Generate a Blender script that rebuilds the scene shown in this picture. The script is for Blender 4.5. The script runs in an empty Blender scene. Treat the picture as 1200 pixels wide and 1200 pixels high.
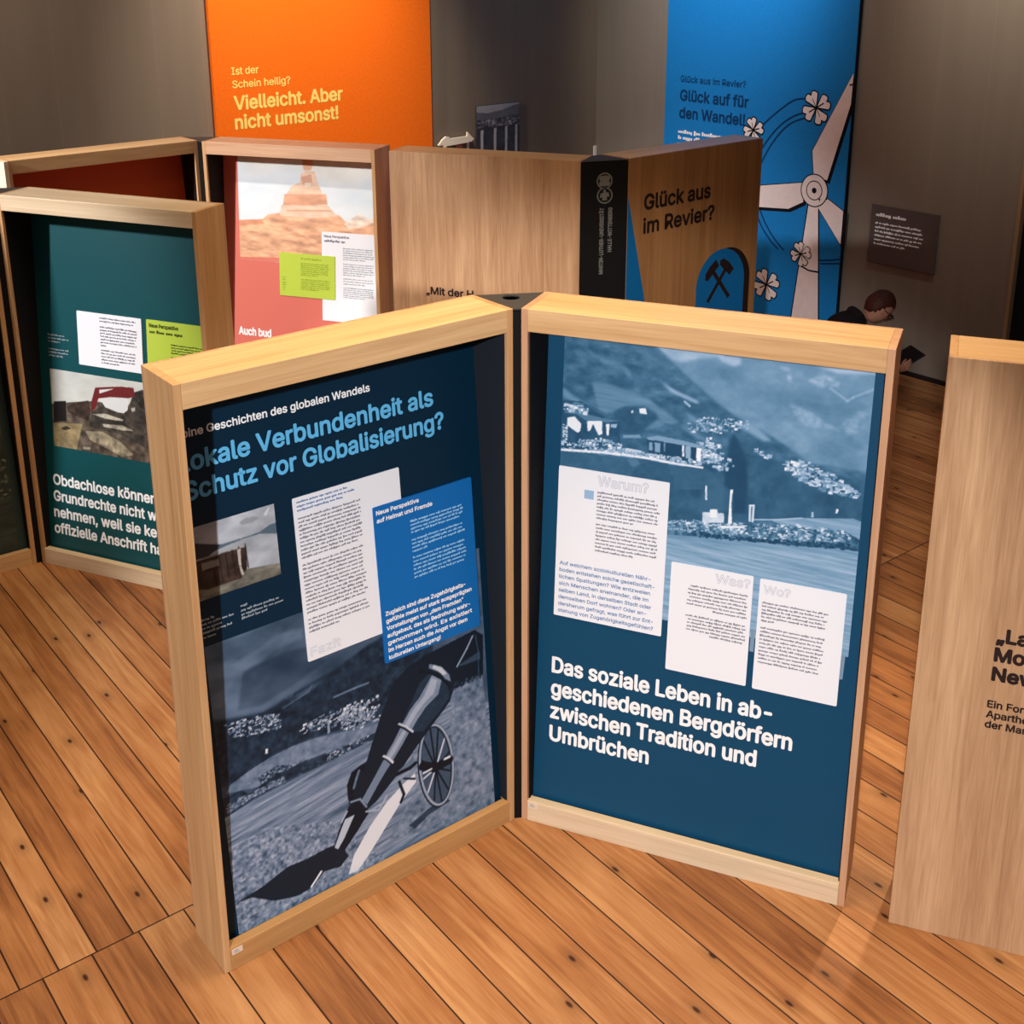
import bpy, bmesh, math, random, os
import numpy as np
from mathutils import Matrix, Vector
from mathutils.geometry import tessellate_polygon

# ---------------------------------------------------------------- camera, world, lights, exposure
S = bpy.context.scene
COL = S.collection
cam = bpy.data.objects.new('camera', bpy.data.cameras.new('camera'))
COL.objects.link(cam)
S.camera = cam
cam.data.sensor_fit = 'HORIZONTAL'
cam.data.sensor_width = 36.0
cam.data.lens = 36.0 * 1431.297 / 1200.0
cam.data.shift_x = 0.01466
cam.data.shift_y = -0.18128
cam.data.clip_start = 0.05
cam.matrix_world = Matrix.Translation((0, 0, 2.7)) @ Matrix.Rotation(math.radians(90 - 17.0789), 4, 'X') @ Matrix.Rotation(math.radians(-0.3962), 4, 'Z')

S.view_settings.view_transform = 'Standard'
S.view_settings.look = 'None'
S.view_settings.gamma = 1.0
S.view_settings.use_curve_mapping = False
S.view_settings.exposure = 0.0

W = bpy.data.worlds.new('room_air'); S.world = W; W.use_nodes = True
W.node_tree.nodes['Background'].inputs[0].default_value = (0.95, 0.93, 0.92, 1)
W.node_tree.nodes['Background'].inputs[1].default_value = 0.13


def lamp(name, kind, loc, target, power, color, **kw):
    d = bpy.data.lights.new(name, kind)
    d.energy = power
    d.color = color
    for k, v in kw.items():
        setattr(d, k, v)
    o = bpy.data.objects.new(name, d)
    COL.objects.link(o)
    o.location = loc
    o.rotation_euler = (Vector(target) - Vector(loc)).to_track_quat('-Z', 'Y').to_euler()
    return o


WARM = (1.0, 0.76, 0.47)
SOFT = (1.0, 0.88, 0.74)
COOL = (0.97, 0.98, 1.0)
# the front spotlight on the gallery side, a little left of the camera
lamp('gallery_spot', 'SPOT', (-1.2, -3.2, 3.9), (0.12, 3.45, 0.3), 1800, COOL, spot_size=math.radians(29), spot_blend=0.32, shadow_soft_size=0.1)
# a strong neutral spot high on the left, grazing the left-hand pages
lamp('left_spot', 'SPOT', (-5.9, 2.6, 3.7), (-1.75, 6.0, 1.1), 1550, COOL, spot_size=math.radians(29), spot_blend=0.6, shadow_soft_size=0.12)
# warm track lamps over the floor
lamp('track_lamp', 'AREA', (0.0, 3.1, 5.0), (0.0, 3.2, 0.0), 70, WARM, shape='DISK', size=1.8, spread=math.radians(95))
lamp('right_spot', 'SPOT', (2.6, 5.4, 5.0), (1.25, 3.55, 0.0), 640, WARM, spot_size=math.radians(20), spot_blend=0.5, shadow_soft_size=0.07)
lamp('floor_spot', 'SPOT', (-2.6, 1.6, 5.0), (-1.7, 3.4, 0.0), 190, SOFT, spot_size=math.radians(46), spot_blend=0.8, shadow_soft_size=0.2)
# wall washers
lamp('wall_washer', 'SPOT', (-0.6, 6.9, 4.8), (-1.3, 8.15, 2.0), 820, SOFT, spot_size=math.radians(56), spot_blend=1.0, shadow_soft_size=0.1)
lamp('wall_washer', 'SPOT', (-3.9, 4.4, 4.9), (-2.5, 7.1, 2.1), 700, SOFT, spot_size=math.radians(64), spot_blend=1.0, shadow_soft_size=0.1)
lamp('wall_washer', 'SPOT', (0.9, 7.4, 4.9), (1.7, 8.8, 3.1), 760, COOL, spot_size=math.radians(54), spot_blend=1.0, shadow_soft_size=0.1)
lamp('wall_washer', 'SPOT', (2.5, 6.2, 4.9), (3.1, 7.1, 3.5), 900, SOFT, spot_size=math.radians(52), spot_blend=1.0, shadow_soft_size=0.1)

# ---------------------------------------------------------------- helpers
H, PW, PD = 1.73, 1.0214, 0.193          # panel height, width, depth
TW, RH, BH, CT = 0.020, 0.068, 0.075, 0.012
rng = np.random.default_rng(7)


def lin(r, g, b):
    def f(c):
        c /= 255.0
        return c / 12.92 if c <= 0.04045 else ((c + 0.055) / 1.055) ** 2.4
    return (f(r), f(g), f(b))


MATS = {}


def flat(name, rgb, rough=0.6, spec=0.3, noise=0.0, scale=30.0):
    if name in MATS:
        return MATS[name]
    m = bpy.data.materials.new(name)
    m.use_nodes = True
    nt = m.node_tree
    b = nt.nodes['Principled BSDF']
    c = lin(*rgb)
    b.inputs['Base Color'].default_value = (*c, 1)
    b.inputs['Roughness'].default_value = rough
    b.inputs['Specular IOR Level'].default_value = spec
    if noise:
        tc = nt.nodes.new('ShaderNodeTexCoord')
        n = nt.nodes.new('ShaderNodeTexNoise')
        n.inputs['Scale'].default_value = scale
        n.inputs['Detail'].default_value = 4
        r = nt.nodes.new('ShaderNodeValToRGB')
        r.color_ramp.elements[0].position = 0.3
        r.color_ramp.elements[1].position = 0.7
        r.color_ramp.elements[0].color = (*[x * (1 - noise) for x in c], 1)
        r.color_ramp.elements[1].color = (*[min(1, x * (1 + noise)) for x in c], 1)
        nt.links.new(tc.outputs['Object'], n.inputs['Vector'])
        nt.links.new(n.outputs['Fac'], r.inputs['Fac'])
        nt.links.new(r.outputs['Color'], b.inputs['Base Color'])
    MATS[name] = m
    return m


def wood(name, dark, light, axis, fine=1.0, rough=0.45, contrast=1.0):
    """oak with grain running along the given local axis"""
    if name in MATS:
        return MATS[name]
    m = bpy.data.materials.new(name)
    m.use_nodes = True
    nt = m.node_tree
    N = nt.nodes.new
    b = nt.nodes['Principled BSDF']
    b.inputs['Roughness'].default_value = rough
    b.inputs['Specular IOR Level'].default_value = 0.3
    tc = N('ShaderNodeTexCoord')
    oi = N('ShaderNodeObjectInfo')
    add = N('ShaderNodeVectorMath'); add.operation = 'ADD'
    sc = N('ShaderNodeVectorMath'); sc.operation = 'SCALE'; sc.inputs['Scale'].default_value = 13.7
    cmb = N('ShaderNodeCombineXYZ')
    for i in range(3):
        nt.links.new(oi.outputs['Random'], cmb.inputs[i])
    nt.links.new(cmb.outputs[0], sc.inputs[0])
    nt.links.new(tc.outputs['Object'], add.inputs[0])
    nt.links.new(sc.outputs[0], add.inputs[1])
    outs = []
    for k, (cross, along, det, dist) in enumerate(((26 * fine, 1.1 * fine, 3, 1.2), (150 * fine, 5 * fine, 4, 0.4), (7, 0.35, 2, 0.6))):
        mp = N('ShaderNodeMapping')
        s = [cross, cross, cross]
        s[axis] = along
        mp.inputs['Scale'].default_value = s
        n = N('ShaderNodeTexNoise')
        n.inputs['Scale'].default_value = 1.0
        n.inputs['Detail'].default_value = det
        n.inputs['Distortion'].default_value = dist
        nt.links.new(add.outputs[0], mp.inputs['Vector'])
        nt.links.new(mp.outputs[0], n.inputs['Vector'])
        outs.append(n.outputs['Fac'])
    m1 = N('ShaderNodeMath'); m1.operation = 'MULTIPLY_ADD'
    nt.links.new(outs[0], m1.inputs[0]); m1.inputs[1].default_value = 0.45 * contrast
    m2 = N('ShaderNodeMath'); m2.operation = 'MULTIPLY_ADD'
    nt.links.new(outs[1], m2.inputs[0]); m2.inputs[1].default_value = 0.3 * contrast
    m3 = N('ShaderNodeMath'); m3.operation = 'MULTIPLY'
    nt.links.new(outs[2], m3.inputs[0]); m3.inputs[1].default_value = 0.45 * contrast
    nt.links.new(m3.outputs[0], m2.inputs[2])
    nt.links.new(m2.outputs[0], m1.inputs[2])
    r = N('ShaderNodeValToRGB')
    mid = 0.6 * contrast
    r.color_ramp.elements[0].position = mid - 0.2
    r.color_ramp.elements[1].position = mid + 0.2
    r.color_ramp.elements[0].color = (*lin(*dark), 1)
    r.color_ramp.elements[1].color = (*lin(*light), 1)
    nt.links.new(m1.outputs[0], r.inputs['Fac'])
    nt.links.new(r.outputs['Color'], b.inputs['Base Color'])
    MATS[name] = m
    return m


def print_mat():
    if 'printed_photo' in MATS:
        return MATS['printed_photo']
    m = bpy.data.materials.new('printed_photo')
    m.use_nodes = True
    b = m.node_tree.nodes['Principled BSDF']
    b.inputs['Roughness'].default_value = 0.5
    b.inputs['Specular IOR Level'].default_value = 0.25
    a = m.node_tree.nodes.new('ShaderNodeAttribute')
    a.attribute_name = 'ink'
    m.node_tree.links.new(a.outputs['Color'], b.inputs['Base Color'])
    MATS['printed_photo'] = m
    return m


class MB:
    """collects shapes into one mesh; materials by slot"""
    def __init__(s):
        s.v, s.f, s.mi, s.mats = [], [], [], []

    def slot(s, m):
        if m not in s.mats:
            s.mats.append(m)
        return s.mats.index(m)

    def add(s, vs, fs, m):
        k = s.slot(m)
        o = len(s.v)
        s.v.extend([tuple(map(float, q)) for q in vs])
        for f in fs:
            s.f.append(tuple(o + i for i in f))
            s.mi.append(k)

    def box(s, a, b, m):
        (x0, y0, z0), (x1, y1, z1) = a, b
        vs = [(x0, y0, z0), (x1, y0, z0), (x1, y1, z0), (x0, y1, z0), (x0, y0, z1), (x1, y0, z1), (x1, y1, z1), (x0, y1, z1)]
        s.add(vs, [(0, 3, 2, 1), (4, 5, 6, 7), (0, 1, 5, 4), (1, 2, 6, 5), (2, 3, 7, 6), (3, 0, 4, 7)], m)

    def prism(s, poly, z0, z1, m, P=lambda u, v, z: (u, v, z)):
        n = len(poly)
        vs = [P(u, v, z0) for u, v in poly] + [P(u, v, z1) for u, v in poly]
        fs = [tuple(range(n - 1, -1, -1)), tuple(range(n, 2 * n))]
        fs += [(i, (i + 1) % n, n + (i + 1) % n, n + i) for i in range(n)]
        s.add(vs, fs, m)

    def poly(s, poly, z, m):
        s.add([(u, v, z) for u, v in poly], [tuple(range(len(poly)))], m)

    def stroke(s, pts, w, z, m):
        for (a, b), (c, d) in zip(pts[:-1], pts[1:]):
            L = math.hypot(c - a, d - b) or 1e-6
            nx, ny = -(d - b) / L * w / 2, (c - a) / L * w / 2
            s.poly([(a - nx, b - ny), (c - nx, d - ny), (c + nx, d + ny), (a + nx, b + ny)], z, m)

    def build(s, name, bevel=0.0, smooth=False):
        me = bpy.data.meshes.new(name)
        me.from_pydata(s.v, [], s.f)
        for m in s.mats:
            me.materials.append(m)
        me.polygons.foreach_set('material_index', s.mi)
        if smooth:
            me.polygons.foreach_set('use_smooth', [True] * len(s.f))
        me.update()
        o = bpy.data.objects.new(name, me)
        COL.objects.link(o)
        if bevel:
            b = o.modifiers.new('edge', 'BEVEL')
            b.width = bevel
            b.segments = 2
            b.limit_method = 'ANGLE'
        return o


def place(o, parent, M, parentM):
    """M: world matrix; parentM: world matrix of the parent"""
    o.parent = parent
    o.matrix_local = (parentM.inverted() @ M) if parent else M
    return o


def root_thing(name, label, cat, M, group=None):
    o = bpy.data.objects.new(name, None)
    o.empty_display_size = 0.1
    COL.objects.link(o)
    o.matrix_local = M
    o['label'] = label
    o['category'] = cat
    if group:
        o['group'] = group
    return o


def tag(o, label, cat, group=None):
    o['label'] = label
    o['category'] = cat
    if group:
        o['group'] = group
    return o


# ---- lettering
FONT = None
try:
    FONT = bpy.data.fonts.load(os.path.join(bpy.utils.system_resource('DATAFILES'), 'fonts', 'Inter.woff2'))
except Exception:
    FONT = None
_glyph = {}


def glyphs(txt):
    """outline a line of lettering and fill every contour with its own counters"""
    if txt in _glyph:
        return _glyph[txt]
    c = bpy.data.curves.new('lettering', 'FONT')
    c.body = txt
    c.resolution_u = 3
    c.fill_mode = 'NONE'
    if FONT:
        c.font = FONT
    o = bpy.data.objects.new('lettering', c)
    COL.objects.link(o)
    bpy.context.view_layer.update()
    me = o.evaluated_get(bpy.context.evaluated_depsgraph_get()).to_mesh()
    co = [q.co.to_2d() for q in me.vertices]
    nb = {}
    for e in me.edges:
        p, q = e.vertices
        nb.setdefault(p, []).append(q)
        nb.setdefault(q, []).append(p)
    loops, seen = [], set()
    for s0 in range(len(co)):
        if s0 in seen or s0 not in nb:
            continue
        lp, prev, cur = [], None, s0
        while cur not in seen:
            seen.add(cur)
            lp.append(cur)
            nx = [q for q in nb[cur] if q != prev and q not in seen]
            if not nx:
                break
            prev, cur = cur, nx[0]
        pts = [co[q].copy() for q in lp]
        out = [pts[0]]
        for q in pts[1:]:
            if (q - out[-1]).length > 1e-6:
                out.append(q)
        if len(out) > 2:
            loops.append(out)
    bpy.data.objects.remove(o)
    bpy.data.curves.remove(c)

    def area(L):
        return 0.5 * sum(L[k - 1].x * L[k].y - L[k].x * L[k - 1].y for k in range(len(L)))

    def inside(p, L):
        r = False
        for k in range(len(L)):
            a_, b_ = L[k - 1], L[k]
            if (a_.y > p.y) != (b_.y > p.y) and p.x < (b_.x - a_.x) * (p.y - a_.y) / (b_.y - a_.y) + a_.x:
                r = not r
        return r
    # a counter lies wholly inside a larger contour; overlapping strokes do not
    big = sorted(loops, key=lambda L: -abs(area(L)))
    outers, holes = [], []
    for L in big:
        host = [H_ for H_ in outers if all(inside(p, H_[0]) for p in L)]
        if host:
            host[-1][1].append(L)
        else:
            outers.append((L, []))
    V, F = [], []
    for L, hs in outers:
        n0 = len(V)
        polys = [[Vector((p.x, p.y, 0)) for p in Q] for Q in [L] + hs]
        V.extend([(p.x, p.y) for Q in polys for p in Q])
        F.extend([tuple(n0 + k for k in t) for t in tessellate_polygon(polys)])
    v = np.array(V) if V else np.zeros((1, 2))
    _glyph[txt] = (v, F)
    return v, F


CAP = None


def text(mb, txt, u, v, cap, m, width=None, bold=0.0, z=0.0008, rot=0.0, outline=None, align='L'):
    """one line; (u, v) baseline start, cap height, optional exact width"""
    global CAP
    if CAP is None:
        hv, _ = glyphs('H')
        CAP = float(hv[:, 1].max() - hv[:, 1].min())
    g, f = glyphs(txt)
    s = cap / CAP
    x0 = g[:, 0].min()
    sx = s if width is None else width / (g[:, 0].max() - x0)
    P = np.stack([(g[:, 0] - x0) * sx, g[:, 1] * s], 1)
    if align == 'R':
        P[:, 0] -= P[:, 0].max()
    ca, sa = math.cos(rot), math.sin(rot)

    def emit(dx, dy, zz, mm):
        q = P + np.array([dx, dy])
        mb.add([(u + a * ca - b * sa, v + a * sa + b * ca, zz) for a, b in q], f, mm)
    d = bold * 0.6 * cap
    if d > 0:
        for k in range(8):
            a = k * math.pi / 4
            emit(d * math.cos(a), d * math.sin(a), z + k * 1e-5, m)
    emit(0, 0, z + 9e-5, m)
    if outline is not None:
        emit(0, 0, z + 4e-4, outline)


def greek(mb, u0, u1, v, h, m, z=0.0006, seed=0, align='L', last=1.0):
    """one line of print too small to read: word-length runs of uneven strokes"""
    r = random.Random(seed * 7919 + int(v * 1e5))
    x = u0
    end = u0 + (u1 - u0) * last * (1 if last < 1 else r.uniform(0.93, 1.0))
    off = (u1 - end) if align == 'R' else 0.0
    while x < end - h * 0.8:
        n = r.choice((2, 3, 3, 4, 5, 6, 7, 8, 10))
        for _ in range(n):
            w = h * r.uniform(0.45, 0.75)
            if x + w > end:
                break
            top = r.choice((0.5, 0.5, 0.52, 0.56, 0.8))
            lo = r.choice((0, 0, 0, 0, -0.2))
            mb.add([(x + off, v + lo * h, z), (x + off + w * 0.86, v + lo * h, z), (x + off + w * 0.86, v + top * h, z), (x + off, v + top * h, z)], [(0, 1, 2, 3)], m)
            x += w
        x += h * 0.42


def para(mb, u0, u1, v0, v1, n, h, m, seed=0, align='L', last=0.6, z=0.0006):
    for i in range(n):
        v = v0 + (v1 - v0) * (i / max(1, n - 1))
        greek(mb, u0, u1, v, h, m, z, seed + i, align, last if i == n - 1 else 1.0)


# ---- printed photographs: a fine grid of ink values drawn layer by layer
def vnoise(x, y, seed):
    xi, yi = np.floor(x).astype(int), np.floor(y).astype(int)
    xf, yf = x - xi, y - yi
    sx, sy = xf * xf * (3 - 2 * xf), yf * yf * (3 - 2 * yf)

    def h(a, b):
        n = (a * 374761393 + b * 668265263 + seed * 974634777) & 0x7fffffff
        n = ((n ^ (n >> 13)) * 1274126177) & 0x7fffffff
        return ((n ^ (n >> 16)) & 0xffff) / 65535.0
    return (h(xi, yi) * (1 - sx) + h(xi + 1, yi) * sx) * (1 - sy) + (h(xi, yi + 1) * (1 - sx) + h(xi + 1, yi + 1) * sx) * sy


class Pic:
    def __init__(s, u0, u1, v0, v1, step=0.0024):
        s.u = np.linspace(u0, u1, max(2, int((u1 - u0) / step)))
        s.v = np.linspace(v0, v1, max(2, int((v1 - v0) / step)))
        s.U, s.V = np.meshgrid(s.u, s.v)
        s.step = step
        s.img = np.zeros(s.U.shape + (3,))

    def fbm(s, su, sv, seed, oct=4, rot=0.0):
        c, n = math.cos(rot), math.sin(rot)
        a, b = s.U * c + s.V * n, -s.U * n + s.V * c
        t, amp, tot = 0, 1.0, 0
        for k in range(oct):
            t = t + amp * vnoise(a * su * 2 ** k + 31.7 * k, b * sv * 2 ** k + 17.3 * k, seed + k)
            tot += amp
            amp *= 0.55
        return t / tot

    def mask(s, poly):
        P = np.array(poly, float)
        d = s.step * 0.25
        M = np.zeros(s.U.shape)
        iu = np.where((s.u > P[:, 0].min() - s.step) & (s.u < P[:, 0].max() + s.step))[0]
        iv = np.where((s.v > P[:, 1].min() - s.step) & (s.v < P[:, 1].max() + s.step))[0]
        if not len(iu) or not len(iv):
            return M
        sl = (slice(iv[0], iv[-1] + 1), slice(iu[0], iu[-1] + 1))
        X, Y = s.U[sl], s.V[sl]
        acc = np.zeros(X.shape)
        Q = np.roll(P, -1, 0)
        for ox, oy in ((-d, -d), (d, -d), (-d, d), (d, d)):
            ins = np.zeros(X.shape, bool)
            x, y = X + ox, Y + oy
            for (x1, y1), (x2, y2) in zip(P, Q):
                if y1 == y2:
                    continue
                c = ((y1 > y) != (y2 > y)) & (x < (x2 - x1) * (y - y1) / (y2 - y1) + x1)
                ins ^= c
            acc += ins
        M[sl] = acc / 4
        return M

    def put(s, M, col, a=1.0):
        col = np.asarray(col, float)
        if col.ndim == 0:
            col = np.repeat(col, 3)
        if col.ndim == 2:
            col = np.repeat(col[..., None], 3, 2)
        k = (M * a)[..., None]
        s.img = s.img * (1 - k) + col * k

    def blur(s, M, k):
        w = np.hanning(2 * k + 3)[1:-1]
        w /= w.sum()
        for ax in (0, 1):
            P = np.pad(M, [(k, k) if q == ax else (0, 0) for q in (0, 1)], mode='edge')
            M = np.apply_along_axis(lambda r: np.convolve(r, w, 'valid'), ax, P)
        return M

    def soft(s, poly, col, a=1.0, k=3, nz=None, amp=0.0):
        col = np.asarray(col, float)
        if nz is not None:
            col = (col if col.ndim else np.repeat(col, 3)) * (1 + amp * 2 * (nz[..., None] - 0.5))
        s.put(s.blur(s.mask(poly), k), col, a)

    def fill(s, poly, col, a=1.0, nz=None, amp=0.0):
        if nz is not None:
            col = np.asarray(col, float)
            col = (col if col.ndim else np.repeat(col, 3)) * (1 + amp * 2 * (nz[..., None] - 0.5))
        s.put(s.mask(poly), col, a)

    def line(s, pts, w, col, a=1.0):
        for (x1, y1), (x2, y2) in zip(pts[:-1], pts[1:]):
            dx, dy = x2 - x1, y2 - y1
            L2 = dx * dx + dy * dy or 1e-9
            t = np.clip(((s.U - x1) * dx + (s.V - y1) * dy) / L2, 0, 1)
            d = np.hypot(s.U - x1 - t * dx, s.V - y1 - t * dy)
            s.put(np.clip((w / 2 - d) / s.step + 0.5, 0, 1), col, a)

    def specks(s, poly, n, size, lo, hi, seed):
        r = random.Random(seed)
        M = s.mask(poly)
        ij = np.argwhere(M > 0.5)
        if not len(ij):
            return
        for _ in range(int(n * 1.6)):
            i, j = ij[r.randrange(len(ij))]
            w, h = size * r.uniform(0.25, 1.1), size * r.uniform(0.2, 0.75)
            u, v = s.u[j], s.v[i]
            s.fill([(u - w / 2, v - h / 2), (u + w / 2, v - h * 0.4), (u + w / 2, v + h / 2), (u - w / 2, v + h * 0.6)], r.uniform(lo, hi))

    def duo(s, stops):
        """value to ink colour; stops: (value, sRGB)"""
        t = np.clip(s.img.mean(2), 0, 1)
        xs = [a for a, _ in stops]
        s.img = np.stack([np.interp(t, xs, [c[k] for _, c in stops]) for k in range(3)], 2) / 255.0

    def build(s, name, z=0.0006):
        ny, nx = s.U.shape
        me = bpy.data.meshes.new(name)
        me.vertices.add(nx * ny)
        co = np.stack([s.U, s.V, np.full(s.U.shape, z)], 2).astype(np.float32)
        me.vertices.foreach_set('co', co.ravel())
        idx = np.arange(nx * ny).reshape(ny, nx)
        q = np.stack([idx[:-1, :-1], idx[:-1, 1:], idx[1:, 1:], idx[1:, :-1]], 2).reshape(-1, 4)
        me.loops.add(q.size)
        me.loops.foreach_set('vertex_index', q.ravel().astype(np.int32))
        me.polygons.add(len(q))
        me.polygons.foreach_set('loop_start', np.arange(0, q.size, 4, dtype=np.int32))
        me.update(calc_edges=True)
        c = np.clip(s.img, 0, 1)
        c = np.where(c <= 0.04045, c / 12.92, ((c + 0.055) / 1.055) ** 2.4)
        at = me.color_attributes.new('ink', 'FLOAT_COLOR', 'POINT')
        at.data.foreach_set('color', np.concatenate([c, np.ones((ny, nx, 1))], 2).astype(np.float32).ravel())
        me.materials.append(print_mat())
        o = bpy.data.objects.new(name, me)
        COL.objects.link(o)
        return o

# ---------------------------------------------------------------- materials
OAK_X = wood('oak_along', (184, 138, 92), (226, 187, 139), 0, 1.0, 0.42)
OAK_Z = wood('oak_upright', (174, 126, 82), (216, 172, 124), 2, 1.0, 0.42)
VENEER = wood('oak_veneer', (160, 117, 82), (208, 166, 126), 2, 1.7, 0.5, 1.1)
OAK_PALE = wood('oak_pale', (204, 176, 140), (236, 212, 180), 0, 1.0, 0.42)
OAK_ROSE = wood('oak_rose', (172, 126, 94), (212, 166, 130), 2, 1.0, 0.42)
OAK_ROSE_X = wood('oak_rose_along', (176, 130, 100), (216, 174, 140), 0, 1.0, 0.42)
OAK_TAN = wood('oak_tan', (168, 120, 72), (204, 156, 102), 0, 1.0, 0.42)
VENEER_D = wood('oak_veneer_brown', (140, 96, 56), (184, 134, 84), 2, 0.6, 0.5, 0.9)
BLACK = flat('black_lining', (20, 20, 23), 0.85, 0.15)
SPINE = flat('black_book_cloth', (12, 11, 11), 0.7, 0.2, 0.2, 200)
CAPM = flat('charcoal_laminate', (62, 58, 56), 0.6, 0.3)
HOLE = flat('hole_black', (4, 4, 5), 0.9, 0.0)
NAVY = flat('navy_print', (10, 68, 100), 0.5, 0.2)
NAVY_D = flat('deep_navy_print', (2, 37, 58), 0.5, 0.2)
TEAL = flat('teal_print', (10, 74, 80), 0.4, 0.35)
TERRA = flat('terracotta_print', (214, 112, 98), 0.5, 0.3)
RUST = flat('rust_print', (190, 74, 22), 0.5, 0.3)
WHITE = flat('white_card', (238, 238, 243), 0.6, 0.2)
PAPER = flat('white_ink', (244, 245, 246), 0.6, 0.2)
SKYINK = flat('sky_blue_ink', (98, 186, 234), 0.5, 0.25)
BLUECARD = flat('blue_card', (12, 104, 178), 0.55, 0.25)
LIME = flat('lime_card', (186, 208, 72), 0.55, 0.25)
LIMEI = flat('lime_shade_ink', (150, 172, 52), 0.55, 0.2)
OLIVE = flat('olive_ink', (70, 86, 30), 0.6, 0.2)
GREYI = flat('grey_ink', (128, 124, 136), 0.7, 0.1)
DARKI = flat('black_ink', (40, 26, 24), 0.6, 0.2)
LIGHTI = flat('light_blue_ink', (150, 200, 235), 0.6, 0.2)
BLUEI = flat('steel_blue_ink', (92, 128, 176), 0.6, 0.2)
LINEI = flat('outline_grey_ink', (168, 170, 186), 0.7, 0.1)
PALESQ = flat('pale_blue_ink', (150, 184, 214), 0.6, 0.2)
PALEI = flat('pale_grey_ink', (150, 160, 168), 0.7, 0.1)
STICK = flat('sticker_paper', (226, 206, 184), 0.5, 0.3)
TAPE = flat('clear_tape', (120, 150, 176), 0.25, 0.5)


def frame_of(x, y, deg):
    a = math.radians(deg)
    M = Matrix(((math.cos(a), -math.sin(a), 0, x), (math.sin(a), math.cos(a), 0, y), (0, 0, 1, 0), (0, 0, 0, 1)))
    return M


TILT = math.atan2(0.131, 1.66)
BOARD = Matrix(((1, 0, 0, 0), (0, math.sin(TILT), -math.cos(TILT), 0.036), (0, math.cos(TILT), math.sin(TILT), 0), (0, 0, 0, 1)))
FACE = Matrix(((1, 0, 0, 0), (0, 0, -1, 0), (0, 1, 0, 0), (0, 0, 0, 1)))      # upright drawing plane on the near side


def make_panel(root, RM, PM, print_mat_=None, outward=False, veneer=None, lining=None, top=None, bottom=None, stile=None):
    """one half of a book display: a shallow oak case. outward: the closed cover faces the viewer"""
    d0, d1 = (CT, PD) if outward else (0.0, PD - CT)
    out = {}

    def part(mb, name, bevel=0.0015):
        o = mb.build(name, bevel)
        place(o, root, PM, RM)
        return o
    for a, b in ((0.0, TW), (PW - TW, PW)):
        m = MB(); m.box((a, d0, 0), (b, d1, H), stile or OAK_Z); part(m, 'stile')
    m = MB(); m.box((TW, d0, H - RH), (PW - TW, d1, H), top or OAK_X); part(m, 'top_rail')
    m = MB()
    if outward:
        m.box((TW, d1 - 0.03, 0), (PW - TW, d1, BH), OAK_X)
    else:
        m.box((TW, 0, 0), (PW - TW, 0.03, BH), bottom or OAK_X)
    part(m, 'bottom_rail')
    m = MB()
    if outward:
        m.box((0, 0, 0), (PW, CT, H), veneer or VENEER)
    else:
        m.box((0, PD - CT, 0), (PW, PD, H), veneer or VENEER)
    out['cover'] = part(m, 'cover')
    if not outward:
        lm = lining or BLACK
        for a in (TW, PW - TW - 0.004):
            m = MB(); m.box((a, 0.014, BH), (a + 0.004, d1, H - RH), lm); part(m, 'inner_lining', 0)
        m = MB()
        m.box((TW + 0.004, 0.04, -0.004), (PW - TW - 0.004, 1.655, 0.0), print_mat_)
        o = m.build('graphic_board')
        out['BM'] = PM @ BOARD
        place(o, root, out['BM'], RM)
        out['board'] = o
    return out


def on(board, o, dz=0.0):
    """sub-part lying on a board or cover; drawn in that board's own plane"""
    o.parent = board
    o.matrix_local = Matrix.Translation((0, 0, dz))
    return o


def words(board, name, label, txt, u, v, cap, m, width=None, bold=0.0, z=0.0008, face=False, rot=0.0):
    mb = MB()
    text(mb, txt, u, v, cap, m, width, bold, z, rot)
    o = mb.build(name)
    (on_face if face else on)(board, o)
    o['label'] = label
    return o


def on_face(cover, o):
    o.parent = cover
    o.matrix_local = FACE
    return o


def wedge(root, RM, pts, name='spine', z0=0.0, z1=1.722, m=None):
    mb = MB()
    mb.prism(pts, z0, z1, m or SPINE)
    o = mb.build(name, 0.001)
    place(o, root, Matrix.Identity(4), RM)
    return o


def cap_plate(root, RM, pts, hole=None, r=0.026):
    bm = bmesh.new()
    z = 1.724
    vs = [bm.verts.new((x, y, z)) for x, y in pts]
    es = [bm.edges.new((vs[i], vs[(i + 1) % len(vs)])) for i in range(len(vs))]
    if hole:
        hv = [bm.verts.new((hole[0] + r * math.cos(k * math.pi / 10), hole[1] + r * math.sin(k * math.pi / 10), z)) for k in range(20)]
        es += [bm.edges.new((hv[i], hv[(i + 1) % 20])) for i in range(20)]
    bmesh.ops.triangle_fill(bm, use_beauty=True, edges=es)
    bmesh.ops.recalc_face_normals(bm, faces=bm.faces)
    if bm.faces and sum(f.normal.z for f in bm.faces) < 0:
        bmesh.ops.reverse_faces(bm, faces=bm.faces)
    g = bmesh.ops.extrude_face_region(bm, geom=list(bm.faces))
    for v in [e for e in g['geom'] if isinstance(e, bmesh.types.BMVert)]:
        v.co.z += 0.004
    bmesh.ops.recalc_face_normals(bm, faces=bm.faces)
    me = bpy.data.meshes.new('spine_cap')
    bm.to_mesh(me)
    bm.free()
    me.materials.append(CAPM)
    o = bpy.data.objects.new('spine_cap', me)
    COL.objects.link(o)
    place(o, root, Matrix.Identity(4), RM)
    if hole:
        mb = MB()
        mb.prism([(hole[0] + (r + 0.004) * math.cos(k * math.pi / 10), hole[1] + (r + 0.004) * math.sin(k * math.pi / 10)) for k in range(20)], 1.7205, 1.7235, HOLE)
        h = mb.build('finger_hole')
        place(h, root, Matrix.Identity(4), RM)
    return o


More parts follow.
